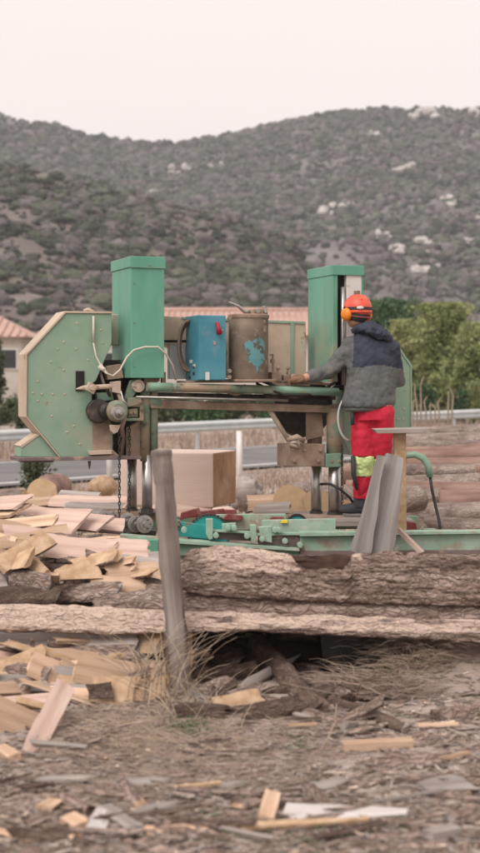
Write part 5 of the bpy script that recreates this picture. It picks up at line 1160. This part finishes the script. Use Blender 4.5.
# old green grey tub holding up the slabs
mb = MB(); mb.prism([((x - 341) * 8.5 / F_PX, CAMH - (y - HZ) * 8.5 / F_PX) for x, y in ((320, 634), (363, 634), (358, 671), (324, 675))], 8.5, 8.8)
o = mb.build('support_block', M['dark_steel'], None, .006); tag(o, 'dark grey steel block under the long slabs at the right of the hollow', 'block'); o.location.x = (341 - 240) * 8.5 / F_PX
# leaning round post
mb = MB(); pth = [(172, 700, 7.95), (181.5, 684, 8.0), (180, 660, 8.0), (177, 630, 8.02), (174, 600, 8.04), (171, 570, 8.05), (168.5, 540, 8.07), (166, 515, 8.08), (164.5, 490, 8.1), (162.5, 470, 8.12), (161.5, 456, 8.13), (161, 449, 8.13)]
pth[0] = (183, 700, 8.0)
pts = []; n = 60
for i in range(n + 1):
    t = i / n * (len(pth) - 1); k = min(int(t), len(pth) - 2); f = t - k; pts.append(W(*[pth[k][q] * (1 - f) + pth[k + 1][q] * f for q in range(3)]))
org = pts[0].copy(); axis = (pts[-1] - pts[0]).normalized(); RM = axis.to_track_quat('X', 'Z').to_matrix().to_4x4(); inv = RM.inverted()
mb.tube([inv @ (p - org) for p in pts], [.054 + .007 * fbm(i * .22, 1, 1) - (.02 if i == n else 0) for i in range(n + 1)], 18)
for i_, v in enumerate(mb.v): v = Vector(v); q = 1 + .0; mb.v[i_] = tuple(v + Vector((0, .012 * fbm(v.x * 2, v.y * 30, v.z * 30, 4), .012 * fbm(v.x * 2, v.z * 30, v.y * 30 + 4, 4))))
o = mb.build('round_post', M['postwood']); RM.translation = org; o.matrix_basis = RM; tag(o, 'weathered grey round post leaning left in front of the sawmill, foot in dry grass', 'post')
# split weathered board in front of the stand
slab('weathered_board', W(375, 556, 10.75), W(394, 456, 10.9), (.25, .12), .05, 0, 'plank', ('silverwood', 'silverwood'), 'wide weathered grey board standing upright before the brown timber post', 'board', rag=1.2)
slab('weathered_board', W(360, 552, 10.7), W(381, 456, 10.8), (.13, .06), .04, 0, 'plank', ('silverwood', 'silverwood'), 'narrow weathered lath standing against the left of the wide grey board', 'board', rag=1.4)
slab('weathered_board', W(398, 529, 11.0), W(422, 553, 10.9), .045, .03, 0, 'plank', ('sawn_pink', 'sawn'), 'thin pale lath slanting over the green rail at the right', 'board')
slab('weathered_board', W(398, 513, 11.3), W(414, 502, 11.3), .012, .012, 0, 'plank', ('rusty', 'rusty'), 'thin rusty rod sticking out beside the brown timber post', 'rod')
# squared timber on the bed
mb = MB(); c = W(213.5, 508, 13.0); hgt = (508 - 453) * 13.0 / F_PX
mb.box((-.86, 0, 0), (0, .62, hgt)); o = mb.build('squared_timber', M['cant_face'], None, .012); o.location = c; o.rotation_euler = (0, 0, R(-18))
tag(o, 'big squared pinkish timber with tan side face lying behind the round post', 'timber')
o.data.materials.append(M['cant_side'])
for pl in o.data.polygons:
    if pl.normal.x > .9: pl.material_index = 1
# ------------------------------------------------------------------ logs
def log(p0, p1, r, m='logbark', label=None, group=None, seg=22, cat='log', name='log', r1=None):
    SEED[0] += 1; sd = SEED[0] * 3.7; p0 = Vector(p0); p1 = Vector(p1); L = (p1 - p0).length; n = max(8, min(60, int(L / .06))); mb = MB(); V = []
    r1 = r1 or r
    for i in range(n + 1):
        x = (i / n - .5) * L
        for k in range(seg):
            a = 2 * math.pi * k / seg; q = (r + (r1 - r) * i / n) * (1 + .09 * fbm(x * 1.5 + sd, math.cos(a), math.sin(a), 3) + .05 * fbm(x * 9 + sd, 3 * math.cos(a), 3 * math.sin(a), 4))
            V.append((x, q * math.cos(a), q * math.sin(a) + .02 * fbm(x, sd, 1)))
    Fq = [(i * seg + k, i * seg + (k + 1) % seg, (i + 1) * seg + (k + 1) % seg, (i + 1) * seg + k) for i in range(n) for k in range(seg)]
    mb.v = V; mb.f = Fq + [tuple(range(seg))[::-1], tuple(n * seg + k for k in range(seg))]; mb.m = [0] * len(Fq) + [1, 1]; mb.sm = [True] * len(Fq) + [False] * 2
    o = mb.build(name, [M[m], M['endgrain']]); ex = (p1 - p0) / L; ez = (Vector((0, 0, 1)) - ex * ex.z).normalized() if abs(ex.z) < .9 else Vector((1, 0, 0)); ey = ez.cross(ex)
    mw = Matrix((ex, ey, ez)).transposed().to_4x4(); mw.translation = (p0 + p1) / 2; o.matrix_basis = mw
    return tag(o, label, cat, group)
GL = 'logs stacked on the right behind the bed'
for x0, y0, x1, y1, Y, r, m, lab in [
 (400, 436, 530, 431, 21.5, .12, 'logbark', 'topmost grey pink log of the stack at the right'),
 (402, 443, 530, 440, 20.9, .12, 'logbark', 'second log from the top of the right stack, with a bright torn patch'),
 (396, 462, 530, 452, 19.8, .17, 'redlog', 'thick reddish brown peeled log in the middle of the right stack'),
 (398, 456, 520, 449, 20.6, .13, 'logbark', 'brown log hiding behind the thick reddish log'),
 (396, 477, 530, 470, 19.0, .12, 'redlog', 'thinner reddish log right below the thick one'),
 (398, 489, 470, 486, 18.2, .13, 'logbark', 'grey log beside the hooked green pipe'),
 (440, 486, 530, 482, 18.6, .12, 'logbark', 'grey brown log at the right edge level with the hooked pipe'),
 (404, 514, 462, 513, 16.8, .1, 'logbark', 'short pale log with light bark lying right of the black hose'),
 (402, 501, 440, 499, 17.4, .13, 'logbark', 'stubby log behind the black hose'),
 (455, 512, 520, 508, 17.0, .11, 'logbark', 'pale log end at the right edge above the green rail'),
 (424, 528, 500, 529, 16.2, .11, 'logbark', 'lowest log of the right stack just above the green rail'),
 (398, 528, 430, 530, 16.1, .1, 'logbark', 'short grey log beside the red wedge plate')]:
    log(W(x0, y0, Y), W(x1, y1, Y + rnd.uniform(-.3, .3)), r, m, lab, GL)
# more logs under the stack so that nothing floats
for i in range(44):
    Y = rnd.uniform(16.4, 22.5); r = rnd.uniform(.09, .14); zmax = interp([(16, .12), (18, .38), (19, .62), (20, .75), (22.5, 1.0)], Y)
    z = rnd.uniform(r, max(zmax, r + .01)); x = rnd.uniform(1.9, 3.6) * Y / 18; L = rnd.uniform(1.2, 2.6)
    log((x - L / 2 + .3, Y, z), (x + L / 2 + .3, Y + rnd.uniform(-.2, .2), z + rnd.uniform(-.05, .05)), r, rnd.choice(['logbark', 'logbark', 'redlog']), 'one of the mixed logs filling the stack at the right', 'mixed logs filling the right stack')
slab('offcut', W(418, 446, 20.5), W(452, 444, 20.5), .16, .05, 50, 'splinter', ('tan', 'tan'), 'bright yellow torn strip of wood lying on the right log stack', 'offcut')
# big round stump in stack
mb = MB(); v, f = ico(4); c = W(447, 507, 17.6); mb.add([(a[0] * .27 * (1 + .15 * fbm(a[0] * 2, a[1] * 2, a[2] * 2)), a[1] * .25, a[2] * .17 * (1 + .2 * fbm(a[0] * 3, a[1] * 2, 5))) for a in v], [tuple(a) for a in f], True)
o = mb.build('stump', M['logbark']); o.location = c; tag(o, 'rounded grey stump bulging from the right log stack', 'stump')
# rounds and logs around and behind the columns
log(W(291, 502, 13.7), W(318, 496, 14.9), .16, 'logbark', 'thick sawn log with tan end face behind the right columns', None)
log(W(318, 505, 13.6), W(350, 499, 14.6), .13, 'logbark', 'smaller log behind the right columns near the boots', None)
log(W(345, 512, 13.8), W(372, 506, 14.5), .1, 'logbark', 'short grey log just behind the worker boots', None)
log(W(372, 505, 15.5), W(420, 498, 15.8), .14, 'logbark', 'grey log behind the brown timber post', None)
log(W(42, 494, 17.0), W(58, 486, 18.2), .17, 'redlog', 'short round log with tan end at the left beyond the pile', None)
log(W(24, 498, 16), W(-20, 497, 16.2), .09, 'logbark', 'thin log at the left edge beyond the pile', None)
mb = MB(); v, f = ico(4); c = W(244, 492, 15.5); mb.add([(a[0] * .17 * (1 + .4 * fbm(a[0] * 2, a[1] * 2, a[2] * 2)), a[1] * .17, a[2] * .19 * (1 + .4 * fbm(a[0] * 3, a[1] * 3, 5))) for a in v], [tuple(a) for a in f], True)
o = mb.build('stump', M['greyw']); o.location = c; tag(o, 'knobbly grey stump right of the squared timber', 'stump')
mb = MB(); v, f = ico(3); c = W(103, 487, 17); mb.add([(a[0] * .16 * (1 + .3 * fbm(a[0] * 2, a[1] * 2, a[2] * 2)), a[1] * .15, a[2] * .13) for a in v], [tuple(a) for a in f], True)
o = mb.build('stump', M['tan']); o.location = c; tag(o, 'yellowish lump of wood behind the hanging chains', 'stump')
GB = 'boards lying on the ground between the sawmill and the road'
for x0, y0, x1, y1, Y, w_, t_, ms, lab in [
 (52, 503, 128, 505, 12.9, .2, .05, ('sawn_pink', 'bark'), 'pinkish board on the ground left of the hanging chains'),
 (20, 506, 70, 501, 13.2, .16, .05, ('sawn', 'bark'), 'dusty board end near the short round log'),
 (64, 510, 120, 513, 12.4, .22, .04, ('greyw', 'bark'), 'grey dusty slab between the pile and the roller set'),
 (60, 497, 100, 500, 14, .2, .05, ('greyw', 'bark'), 'grey slab farther back left of the hanging chains'),
 (150, 514, 210, 513, 13, .25, .05, ('sawn_pink', 'bark'), 'pink board beside the foot of the squared timber'),
 (248, 505, 286, 503, 14, .3, .05, ('sawn', 'bark'), 'pale board on the ground right of the squared timber'),
 (255, 512, 290, 510, 13.2, .2, .05, ('greyw', 'bark'), 'grey board low between timber and right columns')]:
    slab('ground_board', W(x0, y0, Y), W(x1, y1, Y), w_, t_, 25, 'flip', ms, lab, 'board', GB)
for i in range(60):
    Y = rnd.uniform(12.2, 17.5); x = rnd.uniform(-.17, .09) * Y; L = rnd.uniform(.25, .9); a = rnd.gauss(0, .5); z = gz(x, Y, False) + .03 + .25 * smooth(13.5, 12, Y) * rnd.random() + rnd.random() * .12
    slab('ground_board', (x - L / 2 * math.cos(a), Y - L / 2 * math.sin(a), z), (x + L / 2 * math.cos(a), Y + L / 2 * math.sin(a), z + rnd.uniform(-.03, .08)), rnd.uniform(.06, .22), rnd.uniform(.02, .06), rnd.uniform(-10, 30), rnd.choice(['flip', 'slab', 'plank']), rnd.choice([('sawn_pink', 'bark'), ('sawn', 'bark'), ('greyw', 'bark')]), 'one of the loose boards strewn behind the sawmill', 'board', 'loose boards strewn behind the sawmill', res=.08)
# ------------------------------------------------------------------ debris on the foreground
def Gd(px, py): Y = CAMH * F_PX / (py - HZ); x = (px - 240) * Y / F_PX; return Vector((x, Y, gz(x, Y)))
GD = [
 ('plank', (284, 815), (408, 821), (.2, .05), .012, ('palesheet', 'palesheet'), 'long pointed pale grey sheet of bark, brightest piece on the foreground ground'),
 ('plank', (240, 838), (368, 828), (.06, .02), .012, ('tan', 'tan'), 'long ochre strip at the bottom right of centre'),
 ('plank', (146, 843), (252, 834), (.05, .04), .012, ('sawn', 'sawn'), 'long ochre batten at the bottom edge centre'),
 ('plank', (343, 748), (412, 744), .06, .035, ('sawn', 'sawn'), 'pinkish straight batten on the bare ground below the hollow'),
 ('slab', (308, 790), (325, 806), .05, .03, ('sawn', 'bark'), 'short brown log splinter above the pointed pale sheet'),
 ('plank', (265, 830), (273, 802), .06, .03, ('sawn', 'sawn'), 'small pink chip pointing up beside the pointed pale sheet'),
 ('slab', (236, 814), (262, 806), .06, .025, ('sawn', 'bark'), 'pink chunk left of the pointed pale sheet'),
 ('plank', (423, 800), (468, 790), (.06, .14), .02, ('greyw', 'greyw'), 'grey curled bark flake at the right'),
 ('plank', (428, 848), (456, 840), .05, .03, ('greyw', 'greyw'), 'grey stub at the bottom right'),
 ('slab', (122, 792), (140, 810), .06, .035, ('sawn', 'bark'), 'stubby tan billet in the middle of the foreground'),
 ('plank', (94, 840), (103, 818), .06, .012, ('palesheet', 'greyw'), 'small whitish flake at the bottom left'),
 ('plank', (104, 812), (134, 842), (.05, .07), .02, ('greyw', 'greyw'), 'split grey shingle with a long crack at the bottom left'),
 ('plank', (44, 810), (56, 802), .06, .015, ('sawn', 'sawn'), 'small pale chip left of the shingle'),
 ('plank', (66, 830), (80, 838), .06, .03, ('sawn', 'bark'), 'small tan chip left of the whitish flake'),
 ('splinter', (130, 828), (180, 812), .045, .02, ('sawn', 'greyw'), 'pale splinter slanting up right of the shingle'),
 ('splinter', (34, 784), (100, 778), .05, .02, ('greyw', 'greyw'), 'thin pale splinter at the left of the foreground'),
 ('slab', (12, 842), (76, 852), .06, .03, ('sawn', 'darkbark'), 'reddish brown strip in the bottom left corner'),
 ('slab', (24, 826), (58, 822), .06, .04, ('darkbark', 'bark'), 'brown bark strip above the reddish strip at bottom left'),
 ('splinter', (170, 800), (250, 788), .05, .02, ('greyw', 'greyw'), 'long faded lath lying across the middle of the foreground'),
 ('splinter', (110, 786), (172, 790), .05, .025, ('sawn', 'greyw'), 'dusty lath right of the thin pale splinter'),
 ('splinter', (286, 792), (350, 784), .04, .02, ('greyw', 'greyw'), 'thin grey lath right of the middle of the foreground'),
 ('splinter', (380, 776), (450, 768), .05, .02, ('greyw', 'bark'), 'grey lath lying to the right of the pinkish batten'),
 ('splinter', (210, 772), (262, 768), .05, .02, ('darkbark', 'bark'), 'brown strip of bark in the centre of the ground'),
 ('splinter', (278, 712), (350, 728), .03, .02, ('greyw', 'greyw'), 'thin straight stick on the ground right of centre'),
 ('slab', (62, 800), (90, 812), .05, .03, ('darkbark', 'bark'), 'brown bark chip left of the middle of the foreground'),
 ('plank', (0, 756), (14, 762), .06, .03, ('sawn', 'sawn'), 'small pale chip beside the foot of the leaning split plank'),
 ('slab', (450, 828), (490, 820), .06, .04, ('greyw', 'bark'), 'bark covered stick at the right edge of the foreground'),
]
for kd, a, b, w_, t_, ms, lab in GD:
    p0, p1 = Gd(*a), Gd(*b); h = t_ * .5 + .003; p0.z += h + rnd.uniform(0, .02); p1.z += h + rnd.uniform(0, .02)
    slab('wood_scrap', p0, p1, w_, t_, rnd.uniform(4, 16), kd, ms, lab, 'scrap', 'larger wood scraps on the foreground ground', res=.02, rag=1.6)
for i in range(110):
    py = interp([(0, 690), (.35, 745), (1, 856)], rnd.random()); px = rnd.uniform(-30, 510)
    if py < 735 and px < 210: continue
    p = Gd(px, py); L = rnd.uniform(.07, .4); a = rnd.gauss(0, .35); d = Vector((math.cos(a), math.sin(a) * 1.3, 0)) * L / 2; z = rnd.uniform(.008, .03)
    slab('wood_scrap', p - d + Vector((0, 0, z)), p + d + Vector((0, 0, z + rnd.uniform(-.005, .02))), rnd.uniform(.01, .04), rnd.uniform(.005, .016), rnd.uniform(-10, 25), rnd.choice(['splinter', 'splinter', 'slab', 'plank']),
         rnd.choice([('sawn', 'bark'), ('greyw', 'bark'), ('bark', 'bark'), ('darkbark', 'bark'), ('bark', 'darkbark'), ('tan', 'bark')]), 'one of the small splinters of wood strewn over the foreground', 'scrap', 'small splinters strewn over the foreground', res=.02, rag=1.6)
def chips(name, n, m, y0, y1, k, lmin, lmax, wmax, seed, xr=(-150, 650), dens=None):
    V = []; Fq = []; rr = np.random.RandomState(seed); cnt = 0
    while cnt < n:
        py = y0 + (y1 - y0) * rr.rand(); px = rr.uniform(*xr); Y = CAMH * F_PX / (py - HZ) ; x = (px - 240) * Y / F_PX
        if dens and not dens(px, py): continue
        cnt += 1; L = lmin + (lmax - lmin) * rr.rand() ** 2.5; w_ = min(wmax, L * .6) * rr.uniform(.15, 1); t_ = w_ * rr.uniform(.1, .35); a = rr.normal(0, .8); z = gz(x, Y) + t_ * .4 + rr.rand() * .012
        ca, sa = math.cos(a), math.sin(a); ti = rr.normal(0, .12); ro = rr.normal(0, .25); b = len(V)
        for sx in (-.5, .5):
            for sy in (-.5, .5):
                for sz in (-.5, .5):
                    q = rr.uniform(.55, 1.1); lx = sx * L * rr.uniform(.8, 1.1); ly = sy * w_ * q; lz = sz * t_ + ti * lx + ro * ly
                    V.append((x + lx * ca - ly * sa, Y + lx * sa + ly * ca, z + lz))
        Fq += [(b, b + 1, b + 3, b + 2), (b + 4, b + 6, b + 7, b + 5), (b, b + 4, b + 5, b + 1), (b + 2, b + 3, b + 7, b + 6), (b, b + 2, b + 6, b + 4), (b + 1, b + 5, b + 7, b + 3)]
    tag(np_mesh(name, V, Fq, m), kind='stuff')
HOLE = lambda px, py: not (185 < px < 375 and py < 700)
chips('wood_chips', 3200, M['chip_pale'], 630, 875, 1, .005, .07, .014, 1, dens=HOLE)
chips('wood_chips', 12000, M['chip_grey'], 630, 875, 1, .004, .11, .016, 2, dens=HOLE)
chips('wood_chips', 13000, M['chip_brown'], 630, 875, 1, .004, .12, .018, 3, dens=HOLE)
chips('wood_chips', 2500, M['chip_pale'], 500, 640, 1, .04, .3, .06, 4)
chips('wood_chips', 2500, M['chip_grey'], 495, 640, 1, .04, .3, .06, 5)
# straw lying flat and standing dry tufts
def strands(name, n, m, src, L0, L1, r, flat, seed, curl=.5, droop=1.5):
    rr = np.random.RandomState(seed); V = []; Fq = []
    for _ in range(n):
        x, Y, z = src(rr); a = rr.rand() * 6.28; L = rr.uniform(L0, L1); el = rr.uniform(*flat); cu = rr.normal(0, curl); k = 5; pts = []
        p = np.array([x, Y, z]); 
        for i in range(k + 1):
            pts.append(p.copy()); aa = a + cu * i / k; ee = el - (el * droop) * i / k * (1 if el > .3 else .6)
            p = p + np.array([math.cos(aa) * math.cos(ee), math.sin(aa) * math.cos(ee), math.sin(ee)]) * L / k; p[2] = max(p[2], z - .0)
        b = len(V)
        for i, q in enumerate(pts):
            w_ = r * (1 - .6 * i / k); V += [q + [-w_ * math.sin(a), w_ * math.cos(a), 0], q + [w_ * math.sin(a), -w_ * math.cos(a), w_ * .5], q + [0, 0, w_ * 1.4]]
        for i in range(k):
            for s in range(3): Fq.append((b + i * 3 + s, b + i * 3 + (s + 1) % 3, b + i * 3 + 3 + (s + 1) % 3, b + i * 3 + 3 + s))
    return tag(np_mesh(name, V, Fq, m), kind='stuff')
def gsrc(px, sx, py, sy):
    def f(rr):
        x_, y_ = rr.normal(px, sx), rr.normal(py, sy); y_ = max(y_, 600); p = Gd(x_, y_); return p.x, p.y, p.z + .004
    return f
def usrc(x0, x1, y0, y1):
    return lambda rr: (lambda p: (p.x, p.y, p.z + .006))(Gd(rr.uniform(x0, x1), rr.uniform(y0, y1)))
strands('dry_grass_tuft', 60, M['straw'], gsrc(148, 10, 698, 5), .25, .6, .0032, (.9, 1.5), 11, .4, .9)
strands('dry_grass_tuft', 26, M['straw'], gsrc(176, 9, 706, 5), .25, .55, .003, (.9, 1.5), 31, .4, .7)
strands('dry_grass_tuft', 35, M['straw'], gsrc(205, 26, 714, 8), .12, .36, .0028, (.5, 1.3), 12, .5, 1.0)
strands('lying_straw', 650, M['straw'], gsrc(140, 55, 735, 22), .06, .34, .0016, (.0, .35), 13, 1.2)
strands('lying_straw', 1800, M['drygrass'], usrc(60, 330, 705, 800), .04, .22, .0015, (.0, .3), 14, 1.2)
strands('lying_straw', 900, M['drygrass'], usrc(-20, 500, 740, 870), .04, .18, .0012, (.0, .2), 15, 1.0)
def psrc(px, sx, py, sy, Y):
    def f(rr): p = W(rr.normal(px, sx), rr.normal(py, sy), Y + rr.normal(0, .12)); return p.x, p.y, max(p.z * .3, gz(p.x, p.y))
    return f
strands('dry_brushwood', 700, M['drygrass'], psrc(410, 22, 666, 9, 8.35), .1, .34, .002, (.2, 1.3), 16, 1.0)
strands('dry_brushwood', 500, M['chip_brown'], psrc(378, 24, 690, 10, 8.0), .1, .4, .003, (.0, .7), 17, .6)
strands('dry_brushwood', 260, M['straw'], psrc(405, 22, 668, 8, 8.3), .08, .3, .0018, (.3, 1.3), 18, .8)
strands('green_weeds', 120, M['weed'], gsrc(185, 10, 728, 4), .03, .09, .003, (.4, 1.4), 19, .8)
strands('green_weeds', 30, M['weed'], gsrc(298, 7, 744, 3), .02, .07, .003, (.3, 1.2), 20, .8)
strands('green_weeds', 200, M['weed'], gsrc(300, 60, 835, 12), .02, .06, .0025, (.3, 1.2), 21, .8)
mb = MB(); a = Gd(322, 746); mb.tube([a, a + Vector((.03, 0, .06)), a + Vector((.06, .02, .12)), a + Vector((.065, .02, .2))], [.004, .004, .003, .002], 6); mb.tube([a + Vector((.055, .02, .11)), a + Vector((.075, .0, .14))], .002, 5)
tag(mb.build('dry_stalk', M['straw']), 'single dry stalk standing on the ground right of centre', 'stalk')
# thin dead stems before the guard rail at right
for px, yt in ((416, 384), (420, 376), (425, 396), (430, 402), (438, 397), (447, 391), (451, 388), (412, 398), (434, 404)):
    p = W(px, 424, 30); h = (424 - yt) * 30 / F_PX; g = gz(p.x, 30, False); mb = MB(); mb.tube([(0, 0, g - p.z - .1), (.02, 0, h * .4), (.05 * rnd.uniform(-1, 1), 0, h * .8), (.08 * rnd.uniform(-1, 1), 0, h)], [.022, .018, .014, .006], 6)
    o = mb.build('dead_stem', M['drygrass']); o.location = p; tag(o, 'thin dead plant stem standing before the guard rail at right', 'stem', 'dead stems before the guard rail')
# ------------------------------------------------------------------ air
hz_ = bpy.data.meshes.new('haze'); bm = bmesh.new(); bmesh.ops.create_cube(bm, size=1); bm.to_mesh(hz_); bm.free()
ho = bpy.data.objects.new('haze', hz_); COL.objects.link(ho); ho['kind'] = 'stuff'
ho.scale = (5400, 3300, 262); ho.location = (0, 1550, 120)
hm_ = bpy.data.materials.new('haze'); hm_.use_nodes = True; t = hm_.node_tree; t.nodes.remove(t.nodes['Principled BSDF'])
pv = t.nodes.new('ShaderNodeVolumePrincipled'); pv.inputs['Color'].default_value = (.86, .87, .92, 1); pv.inputs['Density'].default_value = .00031; pv.inputs['Anisotropy'].default_value = 0
t.links.new(pv.outputs[0], t.nodes['Material Output'].inputs['Volume']); hz_.materials.append(hm_)
